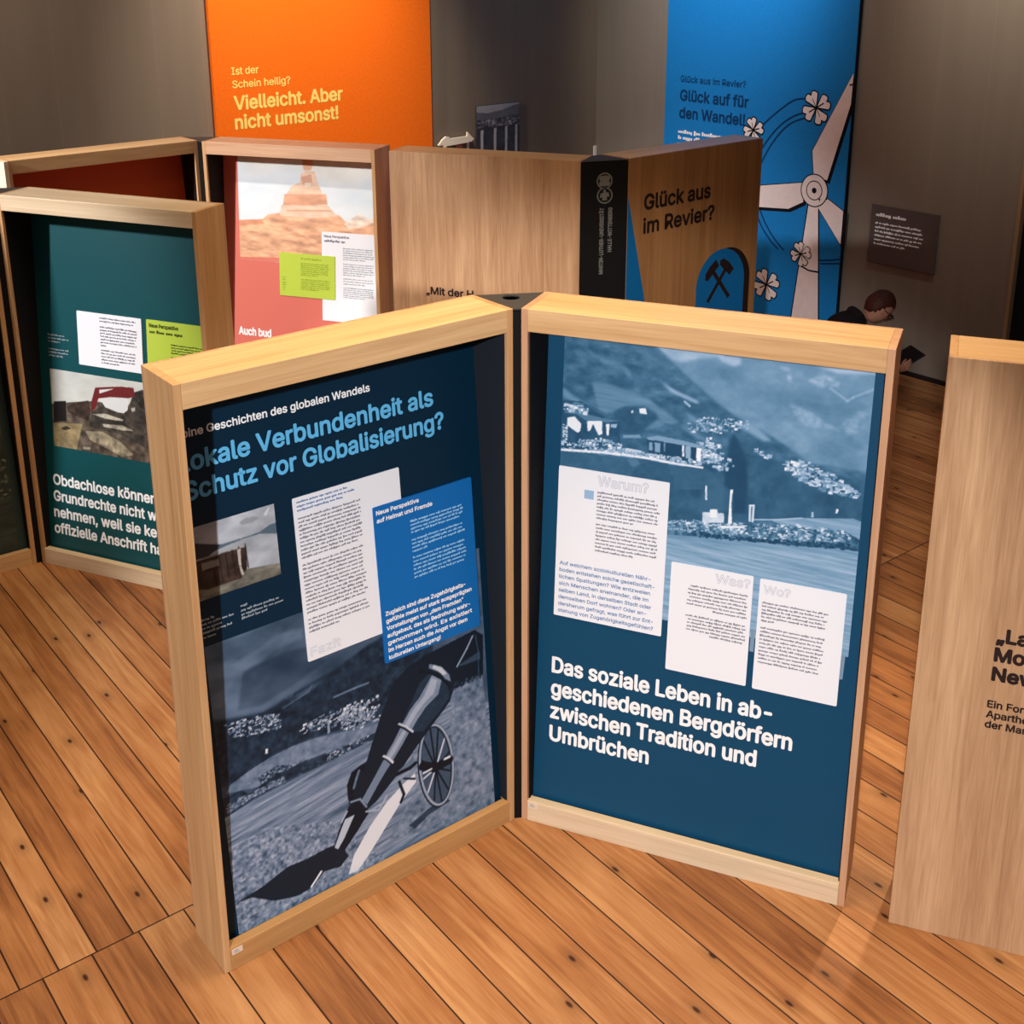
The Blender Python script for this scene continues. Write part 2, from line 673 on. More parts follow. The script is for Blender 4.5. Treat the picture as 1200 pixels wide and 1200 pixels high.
def card(board, u0, u1, v0, v1, m, th=0.003):
    mb = MB()
    r = 0.004
    pts = []
    for cx, cy, a0 in ((u1 - r, v0 + r, -90), (u1 - r, v1 - r, 0), (u0 + r, v1 - r, 90), (u0 + r, v0 + r, 180)):
        for k in range(4):
            a = math.radians(a0 + 30 * k)
            pts.append((cx + r * math.cos(a), cy + r * math.sin(a)))
    mb.prism(pts, 0.0003, th, m)
    return mb


def sticker(root, RM, PM, u, z):
    mb = MB()
    mb.box((u, -0.0012, z), (u + 0.032, -0.0002, z + 0.018), STICK)
    for k in range(2):
        mb.box((u + 0.006, -0.0016, z + 0.005 + k * 0.006), (u + 0.022 - k * 0.004, -0.0012, z + 0.008 + k * 0.006), PALEI)
    o = mb.build('sticker')
    o['label'] = 'tiny pale sticker on the rail'
    place(o, root, PM, RM)


# ---------------------------------------------------------------- room shell
KX, KY = 0.8101, 9.8877
RWALL = frame_of(KX, KY, -50) @ FACE
LWALL = frame_of(KX, KY, 40) @ FACE
CORNER = frame_of(KX, KY, 0)


def wall_mat(name, rgb, pitch):
    m = bpy.data.materials.new(name)
    m.use_nodes = True
    nt = m.node_tree
    N = nt.nodes.new
    b = nt.nodes['Principled BSDF']
    b.inputs['Roughness'].default_value = 0.8
    b.inputs['Specular IOR Level'].default_value = 0.15
    tc = N('ShaderNodeTexCoord')
    n = N('ShaderNodeTexNoise'); n.inputs['Scale'].default_value = 160; n.inputs['Detail'].default_value = 3
    n2 = N('ShaderNodeTexNoise'); n2.inputs['Scale'].default_value = 1.0; n2.inputs['Detail'].default_value = 2
    mp = N('ShaderNodeMapping'); mp.inputs['Scale'].default_value = (9, 0.4, 1)
    nt.links.new(tc.outputs['Object'], mp.inputs[0]); nt.links.new(mp.outputs[0], n2.inputs['Vector'])
    nt.links.new(tc.outputs['Object'], n.inputs['Vector'])
    r = N('ShaderNodeValToRGB')
    c = lin(*rgb)
    r.color_ramp.elements[0].color = (*[x * 0.82 for x in c], 1)
    r.color_ramp.elements[1].color = (*[x * 1.18 for x in c], 1)
    mx = N('ShaderNodeMath'); mx.operation = 'MULTIPLY_ADD'; mx.inputs[1].default_value = 0.4
    hl = N('ShaderNodeMath'); hl.operation = 'MULTIPLY'; hl.inputs[1].default_value = 0.6
    nt.links.new(n2.outputs['Fac'], hl.inputs[0])
    nt.links.new(n.outputs['Fac'], mx.inputs[0]); nt.links.new(hl.outputs[0], mx.inputs[2])
    nt.links.new(mx.outputs[0], r.inputs['Fac'])
    # faint upright joints of the wall lining
    sp = N('ShaderNodeSeparateXYZ'); nt.links.new(tc.outputs['Object'], sp.inputs[0])
    dv = N('ShaderNodeMath'); dv.operation = 'DIVIDE'; dv.inputs[1].default_value = pitch
    fr = N('ShaderNodeMath'); fr.operation = 'FRACT'
    lt = N('ShaderNodeMath'); lt.operation = 'LESS_THAN'; lt.inputs[1].default_value = 0.02
    nt.links.new(sp.outputs[0], dv.inputs[0]); nt.links.new(dv.outputs[0], fr.inputs[0]); nt.links.new(fr.outputs[0], lt.inputs[0])
    mix = N('ShaderNodeMix'); mix.data_type = 'RGBA'
    mu = N('ShaderNodeMath'); mu.operation = 'MULTIPLY'; mu.inputs[1].default_value = 0.12
    nt.links.new(lt.outputs[0], mu.inputs[0]); nt.links.new(mu.outputs[0], mix.inputs[0])
    nt.links.new(r.outputs['Color'], mix.inputs[6])
    mix.inputs[7].default_value = (*[min(1, x * 1.7) for x in c], 1)
    nt.links.new(mix.outputs[2], b.inputs['Base Color'])
    return m


def floor_mat():
    m = bpy.data.materials.new('pine_floorboards')
    m.use_nodes = True
    nt = m.node_tree
    N = nt.nodes.new
    L = nt.links.new

    def val(x):
        return x

    def math_(op, a, b=None, c=None):
        n = N('ShaderNodeMath'); n.operation = op
        for i, q in enumerate((a, b, c)):
            if q is None:
                continue
            if isinstance(q, (int, float)):
                n.inputs[i].default_value = q
            else:
                L(q, n.inputs[i])
        return n.outputs[0]
    b = nt.nodes['Principled BSDF']
    tc = N('ShaderNodeTexCoord')
    sp = N('ShaderNodeSeparateXYZ'); L(tc.outputs['Object'], sp.inputs[0])
    th = math.radians(-52.3)
    c, s = math.cos(th), math.sin(th)
    l = math_('MULTIPLY_ADD', sp.outputs[0], c, math_('MULTIPLY', sp.outputs[1], s))
    w = math_('MULTIPLY_ADD', sp.outputs[0], -s, math_('MULTIPLY', sp.outputs[1], c))
    far = math_('LESS_THAN', l, -2.905)
    wid = math_('MULTIPLY_ADD', far, -0.0302, 0.1377)
    off = math_('MULTIPLY_ADD', far, -0.062, 0.646)
    q = math_('DIVIDE', math_('SUBTRACT', w, off), wid)
    idx = math_('ADD', math_('FLOOR', q), math_('MULTIPLY', far, 101.0))
    fr = math_('FRACT', q)
    edge = math_('MULTIPLY', math_('MINIMUM', fr, math_('SUBTRACT', 1.0, fr)), wid)
    joint = math_('ABSOLUTE', math_('ADD', l, 2.905))
    gap = math_('MINIMUM', edge, joint)
    seam = N('ShaderNodeMapRange'); seam.inputs['From Min'].default_value = 0.0014; seam.inputs['From Max'].default_value = 0.0034
    L(gap, seam.inputs['Value'])
    wn = N('ShaderNodeTexWhiteNoise'); wn.noise_dimensions = '1D'; L(idx, wn.inputs['W'])
    rnd = wn.outputs['Value']

    def grain(sl, sw, det, dist, k):
        v = N('ShaderNodeCombineXYZ')
        L(math_('MULTIPLY_ADD', l, sl, math_('MULTIPLY', rnd, 57.0 + k)), v.inputs[0])
        L(math_('MULTIPLY', w, sw), v.inputs[1])
        L(math_('MULTIPLY', idx, 3.7), v.inputs[2])
        n = N('ShaderNodeTexNoise'); n.inputs['Scale'].default_value = 1; n.inputs['Detail'].default_value = det
        n.inputs['Distortion'].default_value = dist
        L(v.outputs[0], n.inputs['Vector'])
        return n.outputs['Fac']
    g1 = grain(1.6, 26, 4, 1.4, 0)
    g2 = grain(9, 190, 3, 0.3, 5)
    g3 = grain(2.2, 4.0, 3, 0.5, 9)
    fac = math_('ADD', math_('MULTIPLY_ADD', g1, 0.5, math_('MULTIPLY', g2, 0.2)), math_('MULTIPLY_ADD', g3, 0.35, math_('MULTIPLY', rnd, 0.22)))
    r = N('ShaderNodeValToRGB')
    e = r.color_ramp.elements
    e[0].position = 0.40; e[0].color = (*lin(112, 66, 37), 1)
    e[1].position = 0.86; e[1].color = (*lin(194, 142, 94), 1)
    k = e.new(0.62); k.color = (*lin(160, 104, 61), 1)
    L(fac, r.inputs['Fac'])
    # knots
    v = N('ShaderNodeCombineXYZ')
    L(math_('MULTIPLY_ADD', l, 3.4, math_('MULTIPLY', rnd, 31.0)), v.inputs[0]); L(math_('MULTIPLY_ADD', w, 7.5, math_('MULTIPLY', idx, 0.37)), v.inputs[1])
    vo = N('ShaderNodeTexVoronoi'); vo.voronoi_dimensions = '2D'; vo.inputs['Scale'].default_value = 1.0
    L(v.outputs[0], vo.inputs['Vector'])
    kn = N('ShaderNodeMapRange'); kn.inputs['From Min'].default_value = 0.03; kn.inputs['From Max'].default_value = 0.06
    L(vo.outputs['Distance'], kn.inputs['Value'])
    vs = N('ShaderNodeSeparateXYZ'); L(vo.outputs['Color'], vs.inputs[0])
    none = math_('GREATER_THAN', vs.outputs[0], 0.42)
    halo = N('ShaderNodeMapRange'); halo.inputs['From Min'].default_value = 0.05; halo.inputs['From Max'].default_value = 0.22
    halo.inputs['To Min'].default_value = 0.72
    L(vo.outputs['Distance'], halo.inputs['Value'])
    mul = N('ShaderNodeMix'); mul.data_type = 'RGBA'
    L(math_('MAXIMUM', kn.outputs[0], none), mul.inputs[0])
    mul.inputs[6].default_value = (*lin(74, 38, 20), 1)
    L(r.outputs['Color'], mul.inputs[7])
    vm = N('ShaderNodeVectorMath'); vm.operation = 'SCALE'
    L(mul.outputs[2], vm.inputs[0]); L(math_('MAXIMUM', halo.outputs[0], none), vm.inputs['Scale'])
    mix = N('ShaderNodeMix'); mix.data_type = 'RGBA'
    L(seam.outputs[0], mix.inputs[0])
    mix.inputs[6].default_value = (*lin(40, 18, 10), 1)
    L(vm.outputs[0], mix.inputs[7])
    L(mix.outputs[2], b.inputs['Base Color'])
    b.inputs['Roughness'].default_value = 0.42
    b.inputs['Specular IOR Level'].default_value = 0.3
    bp = N('ShaderNodeBump'); bp.inputs['Strength'].default_value = 0.25; bp.inputs['Distance'].default_value = 0.004
    L(math_('MULTIPLY_ADD', g1, 0.25, seam.outputs[0]), bp.inputs['Height'])
    L(bp.outputs[0], b.inputs['Normal'])
    return m


WALL_L = wall_mat('brown_grey_wall', (128, 113, 98), 0.31)
WALL_R = wall_mat('grey_wall', (124, 115, 104), 0.33)
BASE = flat('dark_foot_strip', (30, 24, 22), 0.6, 0.2)


def struct(mb, name, M, bevel=0.0):
    o = mb.build(name, bevel)
    o.matrix_local = M
    o['kind'] = 'structure'
    return o


def wpt(a, s):
    return (KX + s * math.cos(math.radians(a)), KY + s * math.sin(math.radians(a)))


mb = MB()
mb.prism([wpt(-50, 9.0), (KX, KY), wpt(40, -10.5), (-6.5, -3.6), (6.0, -3.6)][::-1], -0.08, 0.0, floor_mat())
struct(mb, 'floor', Matrix.Identity(4))
mb = MB(); mb.box((-10.5, 0, -0.15), (0, 4.6, 0.0), WALL_L)
struct(mb, 'wall_left', LWALL)
mb = MB(); mb.box((0, 0, -0.15), (3.575, 4.6, 0.0), WALL_R); mb.box((3.575, 2.3, -0.15), (4.75, 4.6, 0.0), WALL_R); mb.box((4.75, 0, -0.15), (9.0, 4.6, 0.0), WALL_R)
struct(mb, 'wall_right', RWALL)
mb = MB(); mb.box((0.02, 0.0, 0.0), (3.575, 0.03, 0.012), BASE)  # dark strip along the foot of the wall
struct(mb, 'foot_strip_right', RWALL)
mb = MB(); mb.box((-10.5, 0.0, 0.0), (-0.02, 0.03, 0.012), BASE)
struct(mb, 'foot_strip_left', LWALL)
mb = MB(); mb.box((3.575, 0, -0.15), (3.60, 2.3, 0.012), flat('beige_trim', (150, 124, 96), 0.6, 0.2))
struct(mb, 'trim_1', RWALL, 0.002)
mb = MB(); mb.box((3.602, 0.004, -0.10), (4.748, 2.296, -0.03), flat('doorway_black', (14, 14, 18), 0.6, 0.2))  # black slab stands in for the darkness beyond the open doorway
struct(mb, 'doorway_dark', RWALL)

# ---------------------------------------------------------------- front book display (cannon and valley)
MA = frame_of(-0.7633, 2.7047, 37.600)
MBm = frame_of(0.0688, 3.3312, -22.860)
hinge = Matrix.Translation((0.058, 3.33, 0))
book = root_thing('book_display', 'open book-shaped oak display with two navy boards, cannon photo and valley photo', 'display', hinge)
pa = make_panel(book, hinge, MA, NAVY_D, lining=flat('lit_black_lining', (30, 36, 44), 0.85, 0.15), bottom=OAK_TAN)  # left lining lightened: light on the black cloth is put into its colour
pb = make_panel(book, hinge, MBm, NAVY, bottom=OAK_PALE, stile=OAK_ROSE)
def corner_pt(M, u, d):
    p = M @ Vector((u, d, 0))
    return (p.x, p.y)
gA, gB = corner_pt(MA, PW + 0.0006, 0.004), corner_pt(MBm, -0.0006, 0.004)
bA, bB = corner_pt(MA, PW + 0.0006, PD - 0.002), corner_pt(MBm, -0.0006, PD - 0.002)
wedge(book, hinge, [gA, gB, bB, bA], 'spine', 0.0, 1.720)
cap_plate(book, hinge, [gA, gB, bB, bA], hole=(0.042, 3.452))
sticker(book, hinge, MA, 0.024, 0.05)
sticker(book, hinge, MBm, 0.024, 0.052)

# left board
b = pa['board']
words(b, 'subtitle_line', 'white subtitle lettering', 'Alpine Geschichten des globalen Wandels', 0.046, 1.531, 0.021, PAPER, 0.586, 0.07)
words(b, 'headline_line', 'light blue headline lettering', 'Lokale Verbundenheit als', 0.056, 1.442, 0.049, SKYINK, 0.784, 0.075)
words(b, 'headline_line', 'light blue headline lettering', 'Schutz vor Globalisierung?', 0.064, 1.364, 0.049, SKYINK, 0.808, 0.075)

p = Pic(0.07, 0.307, 1.083, 1.288)
n1, n2 = p.fbm(14, 26, 3), p.fbm(30, 60, 9)
p.put(np.ones(p.U.shape), np.stack([0.66 + 0.3 * (n1 - 0.4), 0.68 + 0.3 * (n1 - 0.4), 0.71 + 0.3 * (n1 - 0.4)], 2))
p.fill([(0.202,1.265),(0.218,1.271),(0.248,1.269),(0.262,1.260),(0.238,1.254),(0.209,1.256)], (0.52, 0.53, 0.55), 0.6)
p.fill([(0.274,1.267),(0.291,1.284),(0.294,1.280),(0.281,1.260)], (0.9, 0.91, 0.93), 0.7)
p.fill([(0.063,1.250),(0.090,1.239),(0.118,1.229),(0.146,1.220),(0.204,1.219),(0.257,1.221),(0.289,1.233),(0.312,1.233),(0.309,1.201),(0.257,1.216),(0.208,1.216),(0.159,1.212),(0.126,1.207),(0.092,1.196),(0.057,1.200)], (0.33, 0.41, 0.46))
p.fill([(0.063,1.250),(0.090,1.239),(0.118,1.229),(0.146,1.220),(0.126,1.207),(0.107,1.198),(0.071,1.197),(0.057,1.200)], (0.2, 0.2, 0.22), 0.8)
p.fill([(0.057,1.197),(0.107,1.198),(0.158,1.198),(0.209,1.195),(0.215,1.192),(0.210,1.118),(0.196,1.107),(0.093,1.107),(0.047,1.117)], (0.23, 0.18, 0.16), 1, n2, 0.6)
p.fill([(0.057,1.200),(0.114,1.197),(0.158,1.200),(0.209,1.197),(0.211,1.192),(0.157,1.195),(0.106,1.194),(0.056,1.193)], (0.72, 0.71, 0.70), 0.8)
for k in range(6):
    p.line([(0.120 + 0.019 * k, 1.112 + 0.004 * k), (0.117 + 0.019 * k, 1.186 + 0.003 * k)], 0.004, (0.11, 0.09, 0.08), 0.7)
p.fill([(0.086,1.185),(0.134,1.183),(0.133,1.165),(0.086,1.164)], (0.55, 0.53, 0.5))
p.fill([(0.188,1.191),(0.198,1.191),(0.195,1.141),(0.201,1.120),(0.217,1.113),(0.216,1.106),(0.199,1.107),(0.192,1.123),(0.188,1.158)], (0.74, 0.7, 0.66))
p.fill([(0.209,1.130),(0.311,1.115),(0.306,1.067),(0.174,1.080),(0.043,1.085),(0.048,1.122),(0.093,1.109),(0.192,1.109)], (0.45, 0.44, 0.4), 1, n2, 0.5)
on(b, p.build('photo_print'))['label'] = 'small photo of a dark wooden hut under a grey sky'

mb = MB()
for v, a in ((1.029, 0.16), (1.016, 0.9), (1.004, 1.0), (0.993, 0.62)):
    greek(mb, 0.18, 0.307, v, 0.008, PALEI, seed=int(a * 50), last=a if a < 1 else 1.0)
on(b, mb.build('caption_text'))['label'] = 'small pale caption lines'
mb = MB()
for v, a in ((1.026, 0.5), (1.014, 1.0), (1.002, 0.7), (0.99, 0.95), (0.976, 0.5)):
    greek(mb, 0.05, 0.16, v, 0.008, PALEI, seed=int(a * 70), last=a if a < 1 else 1.0)
on(b, mb.build('caption_text'))['label'] = 'small pale caption lines'

duoA = [(0, (4, 16, 28)), (0.2, (36, 58, 80)), (0.4, (96, 116, 142)), (0.6, (140, 154, 178)), (0.8, (190, 198, 212)), (1, (240, 241, 246))]
p = Pic(0.066, 0.972, 0.05, 0.952, 0.0025)
nA, nB, nC = p.fbm(7, 12, 1), p.fbm(60, 60, 5, 3), p.fbm(9, 130, 11, 4, 0.12)
p.put(np.ones(p.U.shape), 0.16 + 0.34 * nA)
p.soft([(0.133,0.874),(0.224,0.894),(0.269,0.912),(0.295,0.911),(0.356,0.906),(0.353,0.873),(0.264,0.871),(0.227,0.850),(0.171,0.842)], 0.45, 0.55, nz=nA, amp=0.4)
p.soft([(0.062,0.905),(0.122,0.886),(0.169,0.860),(0.170,0.834),(0.117,0.846),(0.061,0.859)], 0.42, 0.35)
p.soft([(0.167,0.844),(0.227,0.846),(0.298,0.854),(0.359,0.844),(0.416,0.779),(0.359,0.760),(0.277,0.740),(0.205,0.725),(0.138,0.735)], 0.2, 0.6, nz=nA, amp=0.5)
p.soft([(0.788,0.821),(0.558,0.779),(0.509,0.762),(0.441,0.742),(0.366,0.731),(0.283,0.716),(0.211,0.701),(0.152,0.712),(0.063,0.736),(0.025,0.689),(0.039,0.532),(0.132,0.533),(0.222,0.560),(0.339,0.563),(0.536,0.535),(0.762,0.499)], 0.13, 0.95, nz=nB, amp=0.9)
p.soft([(0.309,0.714),(0.365,0.723),(0.412,0.731),(0.373,0.711),(0.317,0.698)], 0.36, 0.7)
p.line([(0.271,0.690),(0.354,0.709),(0.365,0.723)], 0.004, 0.4, 0.7)
p.line([(0.432,0.660),(0.499,0.661),(0.547,0.660)], 0.006, 0.5, 0.8)
p.specks([(0.093,0.711),(0.168,0.706),(0.261,0.676),(0.261,0.632),(0.170,0.644),(0.109,0.670)], 90, 0.009, 0.35, 0.95, 2)
p.specks([(0.317,0.617),(0.400,0.619),(0.495,0.617),(0.552,0.603),(0.545,0.531),(0.396,0.575),(0.319,0.589)], 120, 0.011, 0.3, 0.95, 3)
p.specks([(0.450,0.602),(0.513,0.596),(0.579,0.610),(0.577,0.529),(0.507,0.527),(0.443,0.524)], 70, 0.012, 0.4, 0.9, 4)
p.fill([(0.403,0.597),(0.410,0.594),(0.408,0.556),(0.400,0.555)], 0.6)
p.fill([(0.206,0.591),(0.213,0.588),(0.211,0.574),(0.204,0.577)], 0.95)
p.fill([(0.093,0.529),(0.151,0.547),(0.222,0.560),(0.285,0.564),(0.362,0.558),(0.534,0.521),(0.761,0.489),(0.757,0.442),(0.540,0.477),(0.411,0.486),(0.302,0.470),(0.161,0.489),(0.078,0.509)], 0.46, 0.95, nB, 0.35)
p.fill([(0.173,0.514),(0.236,0.527),(0.296,0.500),(0.369,0.495),(0.445,0.494),(0.532,0.494),(0.760,0.480),(0.757,0.442),(0.539,0.463),(0.423,0.467),(0.311,0.466),(0.186,0.477)], 0.16, 0.9, nB, 1.0)
p.specks([(0.129,0.512),(0.236,0.527),(0.370,0.499),(0.532,0.494),(0.529,0.463),(0.385,0.469),(0.247,0.467)], 160, 0.009, 0.2, 0.75, 8)
p.fill([(0.059,0.498),(0.121,0.500),(0.143,0.479),(0.216,0.498),(0.320,0.503),(0.389,0.499),(0.391,0.472),(0.295,0.467),(0.156,0.458),(0.062,0.436),(0.053,0.440)], 0.14, 0.9, nB, 1.0)
p.specks([(0.074,0.476),(0.153,0.480),(0.245,0.485),(0.264,0.466),(0.156,0.463),(0.075,0.445)], 140, 0.008, 0.25, 0.7, 6)
p.fill([(0.052,0.435),(0.155,0.453),(0.294,0.461),(0.457,0.470),(0.570,0.475),(0.750,0.515),(0.995,0.416),(1.081,-0.355),(0.681,-0.323),(0.040,0.012),(0.005,0.032)], 0.5, 1, nC, 0.6)
p.fill([(0.053,0.440),(0.294,0.462),(0.457,0.470),(0.570,0.470),(0.563,0.396),(0.316,0.362),(0.129,0.352),(0.049,0.350)], 0.5, 0.35, nC, 0.5)
p.fill([(0.630,0.626),(0.683,0.657),(0.763,0.673),(0.936,0.689),(0.967,0.661),(0.958,0.527),(0.918,0.529),(0.845,0.520),(0.774,0.522),(0.610,0.588)], 0.06)
p.fill([(0.833,0.520),(0.869,0.521),(0.954,0.526),(0.978,0.108),(0.973,0.030),(0.919,0.033),(0.568,0.124),(0.824,0.405)], 0.46, 0.8, nB, 0.6)
p.specks([(0.835,0.546),(0.949,0.533),(0.951,0.516),(0.845,0.518)], 30, 0.01, 0.05, 0.3, 12)
p.line([(0.927,0.671),(0.902,0.637),(0.862,0.592)], 0.006, 0.75, 0.8)
p.line([(0.938,0.672),(0.945,0.610),(0.940,0.520)], 0.003, 0.35, 0.8)
p.fill([(0.868,0.594),(0.951,0.611),(0.951,0.584),(0.874,0.588)], 0.28, 0.8)
g = p.fbm(110, 110, 21, 2)
p.fill([(0.047,0.330),(0.179,0.353),(0.383,0.277),(0.588,0.023),(0.882,-0.249),(0.866,-0.459),(0.012,0.028)], 0.5, 0.6, g, 0.9)
# long shadow and cannon as photographed
p.fill([(0.068,0.167),(0.150,0.177),(0.235,0.200),(0.299,0.195),(0.364,0.198),(0.408,0.193),(0.430,0.137),(0.400,0.116),(0.346,0.127),(0.305,0.096),(0.256,0.092),(0.184,0.113),(0.117,0.160)], 0.05, 0.95)
p.fill([(0.644,0.137),(0.721,0.160),(0.782,0.171),(0.804,0.149),(0.720,0.139),(0.665,0.115)], 0.1, 0.7)
ell = []
for k in range(40):
    a = k * math.tau / 40
    ell.append((0.759 + 0.060 * math.cos(a) - 0.028 * math.sin(a) * 0.25, 0.293 + 0.140 * math.sin(a)))
p.fill(ell, 0.26, 0.9)
for k in range(12):
    a = k * math.tau / 12 + 0.2
    p.line([(0.757, 0.285), (0.759 + 0.058 * math.cos(a), 0.293 + 0.135 * math.sin(a))], 0.006, 0.85 if k in (1, 6, 7) else 0.03)
p.line(ell + ell[:1], 0.014, 0.05)
p.line([(x + 0.002, y + 0.001) for x, y in ell + ell[:1]], 0.0075, 0.66)
p.line([(0.711,0.313),(0.755,0.287),(0.809,0.291)], 0.030, 0.03)
p.line([(0.792,0.301),(0.811,0.301)], 0.008, 0.9)
p.line([(0.711,0.288),(0.741,0.289)], 0.006, 0.95)
body = [(0.688,0.650),(0.659,0.641),(0.630,0.624),(0.604,0.580),(0.571,0.524),(0.544,0.470),(0.518,0.414),(0.479,0.405),(0.455,0.380),(0.447,0.347),(0.448,0.300),(0.460,0.267),(0.497,0.255),(0.537,0.269),(0.584,0.300),(0.632,0.334),(0.688,0.382),(0.762,0.439),(0.793,0.461),(0.824,0.485),(0.841,0.516),(0.839,0.555),(0.832,0.579),(0.811,0.609),(0.772,0.636),(0.727,0.649)]
p.fill(body, 0.07)
p.fill([(0.722,0.590),(0.758,0.607),(0.823,0.550),(0.826,0.501),(0.781,0.465),(0.720,0.427),(0.676,0.446),(0.645,0.480),(0.683,0.532)], 0.2, 0.8, nB, 0.3)
p.fill([(0.744,0.573),(0.769,0.600),(0.801,0.569),(0.786,0.527),(0.738,0.504),(0.701,0.472),(0.679,0.447),(0.648,0.479),(0.682,0.517),(0.718,0.544)], 0.55, 0.95, nB, 0.2)
p.fill([(0.765,0.589),(0.786,0.575),(0.770,0.539),(0.727,0.514),(0.697,0.490),(0.672,0.463),(0.658,0.474),(0.693,0.512),(0.735,0.543)], 0.74, 0.8)
p.fill([(0.643,0.473),(0.673,0.447),(0.642,0.412),(0.605,0.376),(0.581,0.402),(0.613,0.435)], 0.52, 0.95)
p.fill([(0.652,0.461),(0.662,0.451),(0.621,0.405),(0.597,0.383),(0.587,0.397),(0.621,0.432)], 0.72, 0.8)
p.fill([(0.579,0.397),(0.601,0.373),(0.559,0.332),(0.507,0.274),(0.490,0.297),(0.533,0.344)], 0.5, 0.95)
p.line([(0.639,0.486),(0.661,0.468),(0.684,0.442)], 0.008, 0.85)
p.line([(0.635,0.483),(0.657,0.464),(0.681,0.437)], 0.006, 0.02)
p.line([(0.577,0.405),(0.592,0.391),(0.606,0.372)], 0.008, 0.9)
p.line([(0.574,0.401),(0.589,0.386),(0.602,0.367)], 0.005, 0.02)
p.fill([(0.761,0.639),(0.805,0.613),(0.831,0.576),(0.835,0.551),(0.813,0.570),(0.803,0.592),(0.760,0.625)], 0.55, 0.9)
p.fill([(0.777,0.630),(0.805,0.610),(0.823,0.583),(0.808,0.582),(0.790,0.606),(0.771,0.621)], 0.85, 0.9)
p.line([(0.725,0.628),(0.758,0.611),(0.802,0.574),(0.828,0.537)], 0.006, 0.02)
p.line([(0.500,0.401),(0.472,0.393),(0.456,0.364),(0.455,0.323)], 0.020, 0.03)
p.line([(0.490,0.395),(0.479,0.374),(0.468,0.348)], 0.008, 0.5, 0.8)
p.fill([(0.621,0.334),(0.656,0.348),(0.680,0.364),(0.683,0.330),(0.642,0.322)], 0.4)
p.line([(0.620,0.326),(0.666,0.327),(0.686,0.334)], 0.012, 0.03)
p.fill([(0.633,0.283),(0.681,0.302),(0.682,0.271),(0.623,0.228),(0.567,0.174),(0.512,0.120),(0.458,0.074),(0.423,0.075),(0.447,0.130),(0.508,0.197),(0.574,0.251)], 0.93)
p.line([(0.623,0.298),(0.636,0.249),(0.623,0.228)], 0.010, 0.05)
p.line([(0.641,0.301),(0.679,0.283)], 0.007, 0.08)
p.fill([(0.444,0.296),(0.485,0.298),(0.513,0.248),(0.465,0.202),(0.418,0.161),(0.383,0.184),(0.404,0.232)], 0.04)
p.fill([(0.430,0.261),(0.462,0.261),(0.422,0.202),(0.398,0.176),(0.387,0.187),(0.415,0.237)], 0.85, 0.9)
p.line([(0.417,0.257),(0.438,0.283)], 0.006, 0.7)
p.line([(0.502,0.253),(0.545,0.238),(0.576,0.272)], 0.006, 0.7)
p.line([(0.301,0.099),(0.336,0.131)], 0.007, 0.95)
p.line([(0.454,0.307),(0.485,0.303),(0.504,0.268)], 0.006, 0.55)
p.duo(duoA)
on(b, p.build('photo_print'))['label'] = 'blue-toned photo of an old cannon in a field'

mb = card(b, 0.361, 0.706, 0.798, 1.286, WHITE)
for v, a in ((1.27, 0.84), (1.258, 0.98), (1.246, 0.76)):
    greek(mb, 0.372, 0.566, v, 0.008, BLUEI, 0.0036, int(v * 999), last=a)
para(mb, 0.372, 0.575, 1.223, 1.107, 11, 0.0075, GREYI, 11, z=0.0036, last=0.9)
para(mb, 0.372, 0.575, 1.085, 0.943, 13, 0.0075, GREYI, 37, z=0.0036, last=0.95)
para(mb, 0.373, 0.577, 0.921, 0.884, 4, 0.0075, GREYI, 61, z=0.0036, last=0.48)
text(mb, 'Fazit', 0.372, 0.812, 0.026, LINEI, 0.096, 0.05, z=0.0036, outline=WHITE)
on(b, mb.build('text_card'))['label'] = 'tall white text card'
mb = card(b, 0.607, 0.956, 0.7, 1.189, BLUECARD, 0.006)
text(mb, 'Neue Perspektive', 0.617, 1.164, 0.0125, PAPER, 0.146, 0.09, z=0.0066)
text(mb, 'auf Heimat und Fremde', 0.617, 1.140, 0.0125, PAPER, 0.192, 0.09, z=0.0066)
para(mb, 0.729, 0.927, 1.110, 1.076, 4, 0.008, LIGHTI, 5, z=0.0066, last=0.9)
para(mb, 0.729, 0.927, 1.052, 1.016, 4, 0.008, LIGHTI, 15, z=0.0066, last=0.28)
para(mb, 0.729, 0.927, 0.996, 0.934, 6, 0.008, LIGHTI, 25, z=0.0066, last=0.92)
for k, (s_, w_) in enumerate((('Zugleich sind diese Zugehörigkeits-', 0.288), ('gefühle meist auf stark ausgeprägten', 0.309), ('Vorstellungen von „dem Fremden“', 0.276),
                              ('aufgebaut, das als Bedrohung wahr-', 0.30), ('genommen wird. Es existiert', 0.306), ('im Herzen auch die Angst vor dem', 0.286), ('kulturellen Untergang!', 0.184))):
    text(mb, s_, 0.621, 0.849 - 0.0233 * k, 0.0125, PAPER, w_, 0.09, z=0.0066)
on(b, mb.build('text_card'))['label'] = 'bright blue text card with white lettering'

